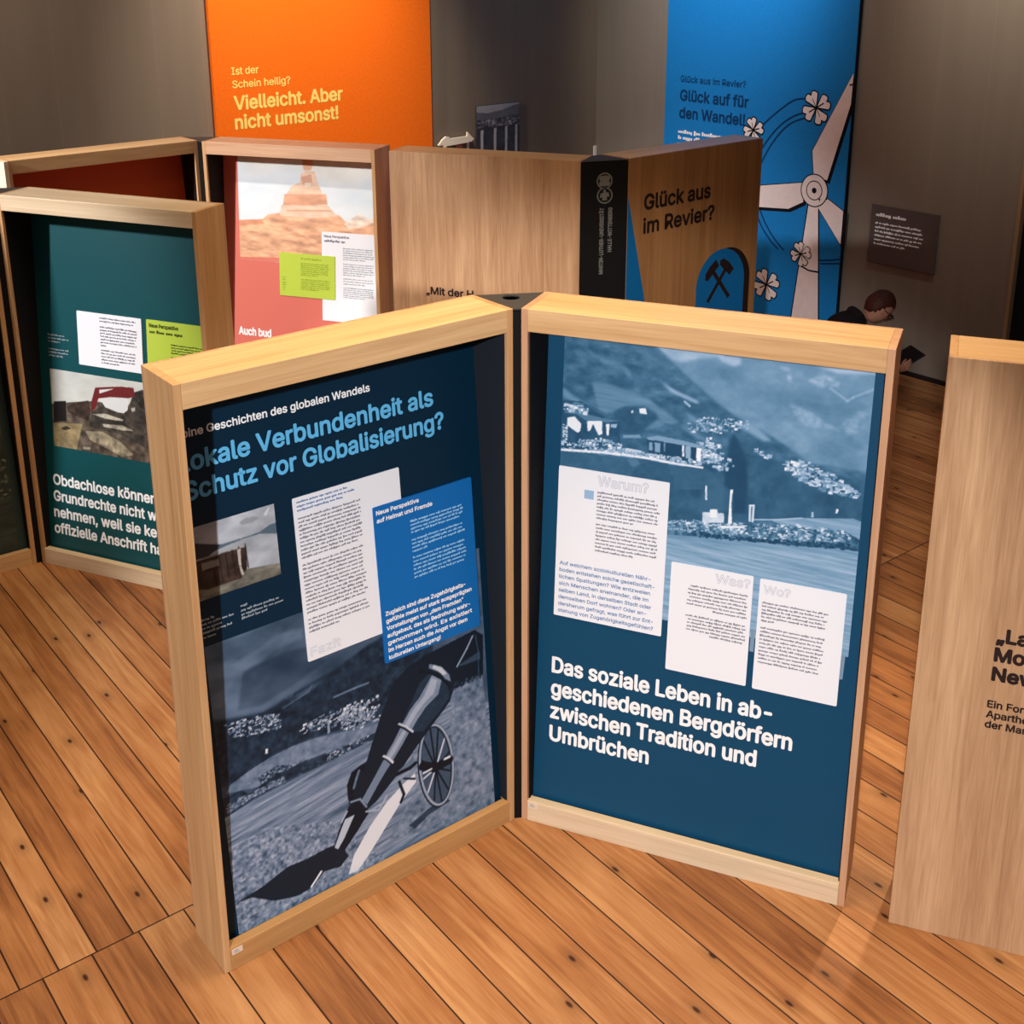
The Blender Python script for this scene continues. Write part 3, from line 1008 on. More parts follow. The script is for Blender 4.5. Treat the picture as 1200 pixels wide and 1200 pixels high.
# right board
b = pb['board']
duoB = [(0, (12, 58, 90)), (0.25, (50, 98, 130)), (0.5, (104, 146, 178)), (0.75, (172, 196, 222)), (1, (246, 248, 252))]
p = Pic(0.075, 0.963, 0.774, 1.654, 0.0025)
nA, nB, nC = p.fbm(9, 14, 31, 5), p.fbm(45, 60, 35, 4), p.fbm(8, 150, 41, 4, -0.05)
p.put(np.ones(p.U.shape), 0.47 + 0.26 * (nA - 0.4) + 0.10 * (nB - 0.5))
p.soft([(0.354,1.616),(0.378,1.594),(0.409,1.579),(0.434,1.577),(0.474,1.591),(0.551,1.608),(0.548,1.651),(0.353,1.629)], 0.66, 0.85, nz=nA, amp=0.35)
p.soft([(0.530,1.612),(0.599,1.608),(0.600,1.590),(0.581,1.582),(0.544,1.593)], 0.82, 0.7, 3)
p.soft([(0.806,1.611),(0.867,1.611),(0.964,1.615),(0.964,1.608),(0.864,1.599)], 0.85, 0.8, 3)
p.soft([(0.787,1.570),(0.831,1.590),(0.874,1.573),(0.864,1.558),(0.826,1.553),(0.803,1.560)], 0.75, 0.55, nz=nB, amp=0.5)
p.soft([(0.699,1.602),(0.738,1.594),(0.743,1.552),(0.723,1.582)], 0.75, 0.6, nz=nB, amp=0.5)
p.line([(0.849,1.554),(0.897,1.524),(0.911,1.536),(0.961,1.565)], 0.008, 0.7, 0.5)
p.soft([(0.738,1.497),(0.770,1.489),(0.809,1.476),(0.838,1.459),(0.874,1.443),(0.893,1.434),(0.851,1.436),(0.797,1.436),(0.777,1.450),(0.764,1.465)], 0.66, 0.75, nz=nB, amp=0.3)
p.soft([(0.905,1.476),(0.929,1.500),(0.956,1.496),(0.935,1.473),(0.955,1.459),(0.906,1.423),(0.881,1.448)], 0.6, 0.6, nz=nB, amp=0.4)
p.soft([(0.042,1.636),(0.351,1.629),(0.354,1.614),(0.396,1.579),(0.453,1.536),(0.539,1.471),(0.590,1.440),(0.665,1.409),(0.747,1.371),(0.813,1.331),(0.982,1.329),(0.997,1.161),(0.065,0.991)], 0.26, 0.88, nz=p.fbm(30, 50, 44, 5), amp=0.8)
p.soft([(0.137,1.583),(0.204,1.560),(0.257,1.552),(0.284,1.531),(0.285,1.506),(0.258,1.528),(0.214,1.536),(0.160,1.563)], 0.42, 0.8, nz=nB, amp=0.35)
p.soft([(0.280,1.599),(0.323,1.596),(0.367,1.571),(0.393,1.560),(0.368,1.561),(0.324,1.583)], 0.42, 0.6, 3)
p.soft([(0.098,1.573),(0.124,1.579),(0.152,1.560),(0.125,1.559)], 0.4, 0.7, 3)
p.soft([(0.164,1.487),(0.221,1.485),(0.287,1.471),(0.339,1.455),(0.401,1.418),(0.436,1.396),(0.403,1.387),(0.333,1.413),(0.306,1.429),(0.272,1.422),(0.238,1.404),(0.212,1.391),(0.190,1.401),(0.174,1.448)], 0.47, 0.9, nz=nC, amp=0.2)
p.soft([(0.075,1.457),(0.112,1.433),(0.144,1.417),(0.118,1.409),(0.077,1.426)], 0.52, 0.9, 3)
p.soft([(0.309,1.383),(0.359,1.401),(0.394,1.387),(0.378,1.371),(0.332,1.358)], 0.46, 0.9, 3)
p.soft([(0.449,1.431),(0.485,1.417),(0.521,1.396),(0.503,1.389),(0.465,1.409)], 0.52, 0.9, 3)
p.soft([(0.436,1.393),(0.488,1.374),(0.526,1.354),(0.489,1.353)], 0.5, 0.8, 3)
p.soft([(0.372,1.513),(0.414,1.492),(0.492,1.466),(0.482,1.460),(0.406,1.484)], 0.8, 0.9, 3)
p.line([(0.447,1.461),(0.462,1.450)], 0.007, 0.7)
p.soft([(0.226,1.380),(0.247,1.405),(0.272,1.422),(0.328,1.431),(0.363,1.417),(0.372,1.401),(0.327,1.355),(0.259,1.332),(0.223,1.353)], 0.18, 0.85, nz=nB, amp=0.5)
p.soft([(0.584,1.418),(0.624,1.426),(0.657,1.416),(0.703,1.381),(0.680,1.375),(0.638,1.396)], 0.62, 0.9, 3)
p.soft([(0.466,1.319),(0.573,1.336),(0.575,1.302),(0.637,1.320),(0.711,1.327),(0.807,1.313),(0.992,1.301),(1.002,1.195),(0.394,1.087),(0.385,1.246)], 0.2, 0.9, nz=p.fbm(30, 26, 52), amp=0.7)
p.soft([(0.576,1.293),(0.583,1.363),(0.594,1.388),(0.614,1.359),(0.633,1.319),(0.645,1.240),(0.645,1.153),(0.581,1.142)], 0.07, 0.9, nz=nB, amp=0.4)
p.soft([(0.529,1.251),(0.571,1.232),(0.602,1.211),(0.606,1.151),(0.502,1.133)], 0.3, 0.7, 3)
p.specks([(0.739,1.323),(0.805,1.338),(0.853,1.320),(0.949,1.269),(0.944,1.248),(0.858,1.254),(0.745,1.295)], 150, 0.014, 0.4, 1.0, 13)
p.specks([(0.461,1.405),(0.542,1.433),(0.639,1.430),(0.633,1.404),(0.546,1.374),(0.463,1.371)], 70, 0.010, 0.45, 0.95, 14)
p.specks([(0.489,1.349),(0.555,1.350),(0.601,1.289),(0.577,1.268),(0.502,1.282)], 60, 0.012, 0.5, 1.0, 15)
p.specks([(0.629,1.353),(0.653,1.356),(0.719,1.333),(0.695,1.325)], 14, 0.012, 0.5, 0.9, 16)
# village on the left
p.fill([(0.072,1.416),(0.135,1.420),(0.172,1.399),(0.213,1.378),(0.257,1.374),(0.261,1.297),(0.079,1.256)], 0.14, 0.9, nB, 0.8)
p.fill([(0.081,1.377),(0.113,1.417),(0.145,1.413),(0.137,1.385),(0.204,1.377),(0.255,1.376),(0.218,1.365),(0.147,1.364),(0.124,1.377)], 0.42, 0.9)
p.fill([(0.092,1.363),(0.115,1.370),(0.137,1.350),(0.135,1.327),(0.128,1.320),(0.093,1.339)], 0.97)
p.fill([(0.155,1.362),(0.202,1.368),(0.204,1.328),(0.193,1.322),(0.183,1.339),(0.174,1.355),(0.166,1.332),(0.158,1.331)], 0.97)
p.fill([(0.214,1.360),(0.226,1.363),(0.224,1.327),(0.218,1.325)], 0.97)
p.fill([(0.229,1.362),(0.249,1.366),(0.246,1.353),(0.230,1.352)], 0.7)
p.fill([(0.079,1.341),(0.095,1.338),(0.095,1.292),(0.081,1.292)], 0.92)
p.specks([(0.079,1.341),(0.095,1.338),(0.095,1.292),(0.081,1.292)], 10, 0.008, 0.05, 0.2, 17)
p.fill([(0.313,1.422),(0.332,1.426),(0.338,1.407),(0.316,1.408)], 0.97)
p.fill([(0.290,1.413),(0.296,1.414),(0.295,1.405),(0.290,1.405)], 0.85)
p.specks([(0.080,1.404),(0.154,1.410),(0.173,1.381),(0.081,1.377)], 22, 0.014, 0.6, 1.0, 18)
p.specks([(0.077,1.287),(0.207,1.316),(0.278,1.300),(0.279,1.278),(0.078,1.263)], 90, 0.010, 0.5, 1.0, 19)
p.fill([(0.268,1.334),(0.319,1.343),(0.324,1.333),(0.268,1.325)], 0.55)
p.fill([(0.341,1.333),(0.491,1.332),(0.494,1.287),(0.459,1.287),(0.348,1.290)], 0.08)
p.fill([(0.340,1.338),(0.375,1.348),(0.443,1.344),(0.517,1.337),(0.515,1.332),(0.490,1.328),(0.380,1.332),(0.344,1.331)], 0.58)
for q, v_ in (([(0.348,1.324),(0.358,1.325),(0.360,1.299),(0.349,1.299)], 0.6), ([(0.365,1.326),(0.382,1.326),(0.383,1.297),(0.367,1.297)], 0.6), ([(0.392,1.330),(0.397,1.330),(0.397,1.302),(0.394,1.302)], 0.5),
              ([(0.447,1.330),(0.453,1.330),(0.455,1.295),(0.449,1.296)], 0.98), ([(0.457,1.328),(0.473,1.328),(0.474,1.292),(0.459,1.292)], 0.65), ([(0.490,1.328),(0.504,1.328),(0.504,1.288),(0.491,1.288)], 1.0)):
    p.fill(q, v_)
p.fill([(0.072,1.255),(0.280,1.264),(0.515,1.273),(0.545,1.260),(0.581,1.216),(0.076,1.132)], 0.26, 0.95, nB, 0.25)
p.fill([(0.284,1.262),(0.315,1.265),(0.333,1.242),(0.298,1.243)], 0.42, 0.7)
p.fill([(0.300,1.214),(0.316,1.248),(0.366,1.269),(0.410,1.258),(0.429,1.218),(0.433,1.148),(0.304,1.125)], 0.2, 0.8, nB, 0.4)
p.fill([(0.076,1.264),(0.209,1.275),(0.279,1.279),(0.340,1.279),(0.426,1.275),(0.513,1.274),(0.513,1.268),(0.418,1.267),(0.336,1.271),(0.209,1.267),(0.076,1.256)], 0.95)
p.specks([(0.225,1.296),(0.339,1.291),(0.425,1.291),(0.509,1.292),(0.510,1.274),(0.340,1.278),(0.226,1.274)], 110, 0.011, 0.55, 1.0, 20)
p.line([(0.289,1.292),(0.324,1.291)], 0.007, 0.85)
p.specks([(0.509,1.365),(0.538,1.365),(0.538,1.296),(0.514,1.292)], 18, 0.012, 0.6, 1.0, 22)
# meadow and crowd
p.fill([(0.037,0.990),(0.423,1.056),(0.689,1.077),(0.903,1.095),(0.995,1.098),(1.034,0.657),(0.057,0.419)], 0.60, 1, nC, 0.28)
p.fill([(0.403,1.051),(0.689,1.076),(0.972,1.098),(0.974,1.079),(0.690,1.056),(0.404,1.035)], 0.5, 0.6, nC, 0.2)
p.fill([(0.718,1.145),(0.784,1.164),(0.941,1.190),(0.969,1.183),(0.969,1.134),(0.926,1.146),(0.814,1.139),(0.748,1.137)], 0.6, 0.95, nC, 0.2)
p.fill([(0.401,1.082),(0.522,1.110),(0.593,1.112),(0.690,1.130),(0.805,1.140),(0.852,1.143),(0.921,1.150),(0.969,1.128),(0.972,1.096),(0.903,1.093),(0.800,1.082),(0.689,1.074),(0.403,1.047)], 0.26, 0.95, p.fbm(70, 45, 61, 3), 1.3)
p.specks([(0.401,1.086),(0.522,1.113),(0.622,1.121),(0.795,1.145),(0.921,1.150),(0.947,1.124),(0.799,1.089),(0.689,1.081),(0.402,1.062)], 330, 0.010, 0.35, 0.95, 23)
p.specks([(0.515,1.071),(0.688,1.084),(0.948,1.114),(0.968,1.098),(0.903,1.093),(0.800,1.082),(0.689,1.074),(0.516,1.055)], 120, 0.011, 0.0, 0.15, 24)
p.fill([(0.519,1.136),(0.540,1.139),(0.540,1.148),(0.561,1.152),(0.564,1.141),(0.582,1.143),(0.583,1.114),(0.521,1.103)], 0.82, 1, nB, 0.2)
p.fill([(0.541,1.147),(0.560,1.150),(0.562,1.126),(0.543,1.123)], 0.97)
p.fill([(0.522,1.218),(0.527,1.219),(0.530,1.175),(0.525,1.174)], 0.93)
p.fill([(0.596,1.218),(0.603,1.219),(0.601,1.176),(0.607,1.115),(0.595,1.113),(0.596,1.175)], 0.97)
p.fill([(0.573,1.103),(0.642,1.114),(0.642,1.108),(0.574,1.096)], 0.95)
p.line([(0.657,1.133),(0.655,1.179),(0.665,1.181),(0.665,1.133)], 0.006, 0.9)
p.line([(0.670,1.139),(0.727,1.149),(0.803,1.167)], 0.004, 0.75)
p.fill([(0.893,1.210),(0.899,1.211),(0.898,1.198),(0.892,1.197)], 0.97)
p.fill([(0.827,1.190),(0.832,1.190),(0.834,1.175),(0.828,1.174)], 0.8)
p.line([(0.856,1.296),(0.887,1.286),(0.915,1.280),(0.953,1.264)], 0.006, 0.7, 0.6)
p.duo(duoB)
on(b, p.build('photo_print'))['label'] = 'blue-toned photo of an alpine valley with a village'
for k, (s_, w_) in enumerate((('Das soziale Leben in ab-', 0.687), ('geschiedenen Bergdörfern', 0.752), ('zwischen Tradition und', 0.652), ('Umbrüchen', 0.324))):
    words(b, 'headline_line', 'white headline lettering', s_, 0.075, 0.522 - 0.0797 * k, 0.051, PAPER, w_, 0.085)
mb = card(b, 0.073, 0.418, 0.719, 1.210, WHITE)
text(mb, 'Warum?', 0.199, 1.166, 0.030, LINEI, 0.155, 0.07, z=0.0036, outline=WHITE)
mb.poly([(0.157, 1.118), (0.187, 1.118), (0.187, 1.146), (0.157, 1.146)], 0.0036, PALESQ)
para(mb, 0.198, 0.396, 1.142, 1.060, 8, 0.0075, BLUEI if False else GREYI, 71, z=0.0036, last=0.6)
para(mb, 0.198, 0.396, 1.040, 0.955, 8, 0.0075, GREYI, 81, z=0.0036, last=0.62)
for k, (s_, w_) in enumerate((('Auf welchem soziokulturellen Nähr-', 0.289), ('boden entstehen solche gesellschaft-', 0.303), ('lichen Spaltungen? Wie entzweien', 0.29), ('sich Menschen aneinander, die im', 0.286),
                              ('selben Land, in derselben Stadt oder', 0.296), ('demselben Dorf wohnen? Oder an-', 0.281), ('dersherum gefragt, was führt zur Ent-', 0.304), ('stehung von Zugehörigkeitsgefühlen?', 0.305))):
    text(mb, s_, 0.087, 0.891 - 0.02257 * k, 0.0115, BLUEI, w_, 0.05, z=0.0036)
on(b, mb.build('text_card'))['label'] = 'largest white text card, headed Warum'
mb = card(b, 0.437, 0.681, 0.617, 0.966, WHITE)
text(mb, 'Was?', 0.572, 0.926, 0.027, LINEI, 0.1, 0.07, z=0.0036, outline=WHITE)
para(mb, 0.486, 0.671, 0.900, 0.830, 7, 0.0072, GREYI, 91, 'R', 0.55, z=0.0036)
para(mb, 0.486, 0.671, 0.804, 0.749, 6, 0.0072, GREYI, 101, 'R', 0.58, z=0.0036)
on(b, mb.build('text_card'))['label'] = 'white text card headed Was'
mb = card(b, 0.700, 0.944, 0.615, 0.964, WHITE)
text(mb, 'Wo?', 0.713, 0.921, 0.025, LINEI, 0.075, 0.07, z=0.0036, outline=WHITE)
para(mb, 0.711, 0.9, 0.890, 0.834, 6, 0.0072, GREYI, 111, z=0.0036, last=0.2)
para(mb, 0.711, 0.9, 0.811, 0.702, 10, 0.0072, GREYI, 121, z=0.0036, last=0.93)
on(b, mb.build('text_card'))['label'] = 'white text card headed Wo'
for q in ([(0.945, 0.7), (0.953, 0.702), (0.955, 0.775), (0.945, 0.778)], [(0.684, 0.73), (0.696, 0.73), (0.697, 0.80), (0.685, 0.80)]):
    mb = MB(); mb.poly(q, 0.0009, TAPE)
    on(b, mb.build('tape_strip'))['label'] = 'glossy tape beside the cards'

# ---------------------------------------------------------------- teal book display on the left
MC = frame_of(-2.1188, 5.1079, -23.076)
ang = math.radians(35.5)
MCl = frame_of(-2.1188 - 0.022 - PW * math.cos(ang), 5.1079 - 0.010 - PW * math.sin(ang), 35.5)
hinge = Matrix.Translation((-2.1188 - 0.01, 5.1079, 0))
book = root_thing('book_display', 'open book-shaped oak display with a teal board, demolition photo and lime card', 'display', hinge)
pc = make_panel(book, hinge, MC, TEAL, top=OAK_PALE, bottom=OAK_PALE)
pl = make_panel(book, hinge, MCl, flat('grey_green_print', (40, 58, 56), 0.45, 0.3))
q = [corner_pt(MCl, PW + 0.0006, 0.004), corner_pt(MC, -0.0006, 0.004), corner_pt(MC, -0.0006, PD - 0.002), corner_pt(MCl, PW + 0.0006, PD - 0.002)]
wedge(book, hinge, q, 'spine', 0.0, 1.720)
cap_plate(book, hinge, q)
b = pc['board']
for k, (s_, w_) in enumerate((('Obdachlose können', 0.575), ('Grundrechte nicht wahr-', 0.70), ('nehmen, weil sie keine', 0.665), ('offizielle Anschrift haben', 0.715))):
    words(b, 'headline_line', 'white headline lettering', s_, 0.062 - 0.003 * k, 0.381 - 0.079 * k, 0.048, PAPER, w_, 0.085)
mb = card(b, 0.25, 0.598, 0.971, 1.214, WHITE)
para(mb, 0.375, 0.58, 1.192, 1.178, 2, 0.0085, GREYI, 7, z=0.0036, last=0.9)
para(mb, 0.375, 0.58, 1.152, 1.070, 7, 0.0085, GREYI, 17, z=0.0036, last=0.15)
para(mb, 0.375, 0.57, 1.048, 0.992, 5, 0.0085, GREYI, 27, z=0.0036, last=0.5)
on(b, mb.build('text_card'))['label'] = 'white text card'
mb = card(b, 0.624, 0.962, 0.93, 1.216, LIME)
text(mb, 'Neue Perspektive', 0.64, 1.184, 0.016, OLIVE, 0.15, 0.1, z=0.0036)
greek(mb, 0.64, 0.83, 1.158, 0.018, OLIVE, 0.0036, 9, last=0.99)
para(mb, 0.75, 0.94, 1.115, 1.08, 4, 0.008, OLIVE, 33, z=0.0036)
para(mb, 0.75, 0.94, 1.06, 0.96, 8, 0.008, OLIVE, 43, z=0.0036)
on(b, mb.build('text_card'))['label'] = 'lime green text card'
p = Pic(0.078, 0.72, 0.567, 0.93, 0.003)
n1, n2 = p.fbm(10, 16, 71), p.fbm(40, 40, 73)
p.put(np.ones(p.U.shape), np.stack([0.78 + 0.14 * (n1 - 0.5), 0.79 + 0.14 * (n1 - 0.5), 0.77 + 0.14 * (n1 - 0.5)], 2))
p.fill([(0.057,0.761),(0.165,0.783),(0.286,0.806),(0.389,0.813),(0.473,0.780),(0.586,0.898),(0.632,0.904),(0.645,0.544),(0.034,0.446)], (0.34, 0.30, 0.26), 1, n2, 0.6)
p.fill([(0.091,0.778),(0.161,0.790),(0.157,0.694),(0.083,0.683)], (0.11, 0.10, 0.10))
p.fill([(0.163,0.763),(0.214,0.789),(0.287,0.809),(0.299,0.755),(0.280,0.713),(0.170,0.737)], (0.22, 0.17, 0.15), 1, n2, 0.7)
p.fill([(0.068,0.675),(0.247,0.695),(0.207,0.568),(0.059,0.559)], (0.55, 0.49, 0.36), 1, n2, 0.3)
p.fill([(0.123,0.657),(0.157,0.672),(0.181,0.662),(0.139,0.649)], (0.2, 0.17, 0.14))
p.fill([(0.303,0.756),(0.373,0.805),(0.442,0.788),(0.480,0.771),(0.514,0.821),(0.540,0.879),(0.586,0.898),(0.632,0.904),(0.634,0.621),(0.467,0.674),(0.287,0.687)], (0.24, 0.22, 0.20), 1, n2, 0.7)
p.fill([(0.339,0.826),(0.477,0.848),(0.511,0.848),(0.503,0.794),(0.482,0.778),(0.442,0.778),(0.380,0.791),(0.366,0.810)], (0.84, 0.85, 0.85))
p.fill([(0.306,0.809),(0.330,0.874),(0.417,0.889),(0.479,0.898),(0.541,0.900),(0.546,0.861),(0.508,0.849),(0.414,0.842),(0.345,0.826),(0.326,0.779),(0.299,0.755)], (0.42, 0.13, 0.14))
p.fill([(0.353,0.867),(0.436,0.883),(0.352,0.849)], (0.84, 0.85, 0.85))
p.fill([(0.307,0.748),(0.378,0.761),(0.440,0.752),(0.480,0.747),(0.471,0.739),(0.377,0.738)], (0.68, 0.66, 0.6), 1, n2, 0.3)
p.fill([(0.360,0.711),(0.470,0.720),(0.531,0.703),(0.468,0.697),(0.367,0.699)], (0.6, 0.58, 0.52), 1, n2, 0.5)
p.fill([(0.261,0.663),(0.357,0.674),(0.450,0.645),(0.525,0.591),(0.462,0.573),(0.361,0.605),(0.283,0.627)], (0.58, 0.54, 0.45), 1, n2, 0.5)
p.fill([(0.244,0.587),(0.285,0.590),(0.284,0.579),(0.244,0.575)], (0.6, 0.58, 0.5))
p.fill([(0.521,0.806),(0.544,0.812),(0.543,0.796),(0.527,0.790)], (0.7, 0.68, 0.64))
on(b, p.build('photo_print'))['label'] = 'photo of a red excavator on rubble'
mb = MB()
for v, a in ((1.085, 0.8), (1.07, 1.0), (1.055, 0.6)):
    greek(mb, 0.078, 0.2, v, 0.009, PALEI, seed=int(v * 400), last=a)
on(b, mb.build('caption_text'))['label'] = 'small pale caption lines'
mb = MB()
for v, a in ((1.02, 1.0), (1.005, 1.0), (0.99, 0.7)):
    greek(mb, 0.078, 0.2, v, 0.009, PALEI, seed=int(v * 400), last=a)
on(b, mb.build('caption_text'))['label'] = 'small pale caption lines'
p = Pic(0.05, 0.962, 0.07, 1.0, 0.004)
n1, n2 = p.fbm(7, 12, 81), p.fbm(40, 40, 83)
p.put(np.ones(p.U.shape), 0.36 + 0.3 * (n1 - 0.5))
p.fill([(0.05, 0.66), (0.3, 0.74), (0.55, 0.62), (0.8, 0.70), (0.97, 0.6), (0.97, 0.07), (0.05, 0.07)], 0.2, 0.9, n2, 0.7)
p.specks([(0.5, 0.3), (0.97, 0.32), (0.97, 0.52), (0.5, 0.5)], 70, 0.02, 0.3, 0.7, 85)
p.fill([(0.05, 0.3), (0.97, 0.34), (0.97, 0.07), (0.05, 0.07)], 0.26, 0.9, p.fbm(12, 90, 87), 0.5)
p.duo([(0, (14, 22, 20)), (0.5, (92, 98, 88)), (1, (214, 214, 200))])
on(pl['board'], p.build('photo_print'))['label'] = 'grey-green landscape photo'

# ---------------------------------------------------------------- orange book display behind it
MD = frame_of(-2.4015, 5.9745, 39.964)
ME = frame_of(-1.5858, 6.5892, -19.381)
hinge = Matrix.Translation((-1.602, 6.61, 0))
book = root_thing('book_display', 'open book-shaped oak display with terracotta board and temple photo, below the orange banner', 'display', hinge)
LINB = flat('brown_black_lining', (34, 24, 22), 0.85, 0.15)
pd_ = make_panel(book, hinge, MD, RUST, lining=LINB)
pe = make_panel(book, hinge, ME, TERRA, lining=LINB, top=OAK_ROSE_X)
q = [corner_pt(MD, PW + 0.0006, 0.004), corner_pt(ME, -0.0006, 0.004), corner_pt(ME, -0.0006, PD - 0.002), corner_pt(MD, PW + 0.0006, PD - 0.002)]
wedge(book, hinge, q, 'spine', 0.0, 1.720)
cap_plate(book, hinge, q)
b = pe['board']
p = Pic(0.115, 0.975, 1.06, 1.654, 0.004)
n1, n2, n3 = p.fbm(5, 9, 91), p.fbm(14, 45, 93, 4, -0.05), p.fbm(6, 10, 97)
sky = np.stack([0.88 + 0.14 * (n1 - 0.4), 0.91 + 0.1 * (n1 - 0.4), 0.93 + 0.05 * (n1 - 0.4)], 2)
p.put(np.ones(p.U.shape), sky)
p.soft([(0.1, 1.66), (1.0, 1.66), (1.0, 1.56), (0.7, 1.50), (0.45, 1.6), (0.2, 1.56)], (0.95, 0.92, 0.85), 0.6, 16, n3, 0.15)
p.fill([(0.043,1.276),(0.262,1.296),(0.298,1.325),(0.382,1.340),(0.663,1.358),(0.732,1.346),(0.784,1.303),(0.926,1.335),(1.071,1.352),(1.071,1.115),(0.035,1.059)], (0.90, 0.68, 0.54), 1, n2, 0.3)
p.fill([(0.043,1.276),(0.262,1.296),(0.273,1.270),(0.041,1.244)], (0.84, 0.55, 0.42), 0.7)
p.fill([(0.370,1.324),(0.383,1.383),(0.664,1.397),(0.721,1.340),(0.570,1.321)], (0.93, 0.80, 0.70), 1, n2, 0.15)
p.fill([(0.402,1.442),(0.526,1.456),(0.656,1.455),(0.664,1.400),(0.525,1.387),(0.393,1.383)], (0.89, 0.66, 0.53), 1, n2, 0.15)
p.fill([(0.414,1.442),(0.444,1.486),(0.501,1.515),(0.504,1.557),(0.539,1.577),(0.588,1.574),(0.610,1.505),(0.636,1.455)], (0.93, 0.79, 0.68), 1, n2, 0.12)
p.fill([(0.504,1.541),(0.568,1.560),(0.573,1.509),(0.515,1.500)], (0.85, 0.62, 0.5), 0.8)
p.fill([(0.527,1.511),(0.567,1.514),(0.561,1.492),(0.529,1.491)], (0.95, 0.86, 0.78))
p.fill([(0.520,1.651),(0.578,1.653),(0.577,1.612),(0.565,1.579),(0.523,1.579),(0.515,1.614)], (0.88, 0.68, 0.55))
p.line([(0.418,1.353),(0.675,1.367)], 0.010, (0.82, 0.58, 0.46), 0.6)
p.fill([(0.761,1.301),(0.847,1.361),(0.926,1.335),(0.959,1.325),(0.846,1.284),(0.795,1.274)], (0.93, 0.85, 0.78), 0.9, n2, 0.3)
p.fill([(0.036,1.072),(0.377,1.088),(0.376,1.062),(0.034,1.037)], (0.84, 0.45, 0.38), 0.9)
on(b, p.build('photo_print'))['label'] = 'orange-tinted photo of a temple on a rock'
mb = card(b, 0.627, 0.962, 0.758, 1.252, WHITE)
text(mb, 'Neue Perspektive', 0.642, 1.222, 0.013, GREYI, 0.15, 0.08, z=0.0036)
greek(mb, 0.642, 0.775, 1.198, 0.016, GREYI, 0.0036, 9, last=0.99)
for v0, v1, n_ in ((1.165, 1.105, 6), (1.08, 1.02, 6), (0.998, 0.97, 3), (0.948, 0.895, 6)):
    para(mb, 0.755, 0.945, v0, v1, n_, 0.0075, PALEI, int(v0 * 100), z=0.0036, last=0.7)
on(b, mb.build('text_card'))['label'] = 'tall white text card'
mb = card(b, 0.366, 0.707, 0.878, 1.12, LIME, 0.006)
greek(mb, 0.498, 0.64, 1.090, 0.012, LIMEI, 0.0066, 9, last=0.99)
para(mb, 0.498, 0.68, 1.065, 1.0, 7, 0.0085, LIMEI, 3, z=0.0066)
para(mb, 0.498, 0.68, 0.975, 0.92, 6, 0.0085, LIMEI, 13, z=0.0066)
para(mb, 0.382, 0.41, 0.98, 0.91, 6, 0.0085, LIMEI, 23, z=0.0066)
on(b, mb.build('text_card'))['label'] = 'lime green text card'
words(b, 'headline_line', 'white headline lettering', 'Auch bud', 0.095, 0.629, 0.043, PAPER, 0.205, 0.1)

# ---------------------------------------------------------------- closed-side book display, black spine towards us
MF = frame_of(-0.5458, 6.2190, -20.892)
MG = frame_of(0.6476, 5.9185, 39.369)
hinge = Matrix.Translation((0.52, 5.9, 0))
book = root_thing('book_display', 'book-shaped oak display seen from outside, black spine, mining covers', 'display', hinge)
pf = make_panel(book, hinge, MF, outward=True, veneer=VENEER)
pg = make_panel(book, hinge, MG, outward=True, veneer=VENEER_D)
s0, s1 = corner_pt(MF, PW + 0.0008, 0.001), corner_pt(MG, -0.0008, 0.001)
t1, t0 = corner_pt(MG, -0.0008, PD - 0.002), corner_pt(MF, PW + 0.0008, PD - 0.002)
wedge(book, hinge, [s0, s1, t1, t0], 'spine', 0.0, 1.720)
cap_plate(book, hinge, [s0, s1, t1, t0])
sp = [c for c in book.children if c.name.startswith('spine') and 'cap' not in c.name][0]
dx, dy = s1[0] - s0[0], s1[1] - s0[1]
SL = math.hypot(dx, dy)
SPM = frame_of(s0[0], s0[1], math.degrees(math.atan2(dy, dx))) @ FACE
SEAL = flat('grey_seal_ink', (112, 110, 106), 0.6, 0.2)
mb = MB()
k = SL / 0.247


def disc(mb, u, v, r, z, m, n=24, sq=1.0):
    mb.poly([(u + r * math.cos(i * math.tau / n), v + sq * r * math.sin(i * math.tau / n)) for i in range(n)], z, m)


for (cu, cv) in ((0.124 * k, 1.628), (0.126 * k, 1.556)):
    disc(mb, cu, cv, 0.041, 0.0008, SEAL)
    disc(mb, cu, cv, 0.034, 0.0012, SPINE)
for a in (40, 140, 220, 320):
    disc(mb, 0.124 * k + 0.019 * math.cos(math.radians(a)), 1.628 + 0.019 * math.sin(math.radians(a)), 0.0135, 0.0016, SEAL)
mb.poly([(0.119 * k, 1.60), (0.129 * k, 1.60), (0.131 * k, 1.655), (0.117 * k, 1.655)], 0.0018, SEAL)
mb.poly([(0.100 * k, 1.545), (0.15 * k, 1.550), (0.145 * k, 1.572), (0.104 * k, 1.567)], 0.0016, SEAL)
mb.poly([(0.112 * k, 1.532), (0.138 * k, 1.532), (0.130 * k, 1.585), (0.118 * k, 1.585)], 0.0018, SEAL)
o = mb.build('seal_emblem'); o['label'] = 'two grey round seals one above the other'
place(o, sp, SPM, Matrix(sp.matrix_local) if False else Matrix.Identity(4))
for txt_, u_, v_, w_ in (('MARTIN-LUTHER-UNIVERSITÄT', 0.122, 1.161, 0.333), ('HALLE-WITTENBERG', 0.166, 1.272, 0.222)):
    mb = MB()
    text(mb, txt_, u_ * k, v_, 0.019, SEAL, w_, 0.12, rot=math.pi / 2)
    o = mb.build('spine_line'); o['label'] = 'grey lettering running up the spine'
    place(o, sp, SPM, Matrix.Identity(4))
words(pf['cover'], 'cover_line', 'black cover lettering', '„Mit der H', 0.192, 0.992, 0.038, DARKI, 0.262, 0.09, face=True)
words(pg['cover'], 'cover_line', 'black cover lettering', 'Glück aus', 0.118, 1.462, 0.074, DARKI, 0.492, 0.085, face=True)
words(pg['cover'], 'cover_line', 'black cover lettering', 'im Revier?', 0.116, 1.341, 0.074, DARKI, 0.53, 0.085, face=True)
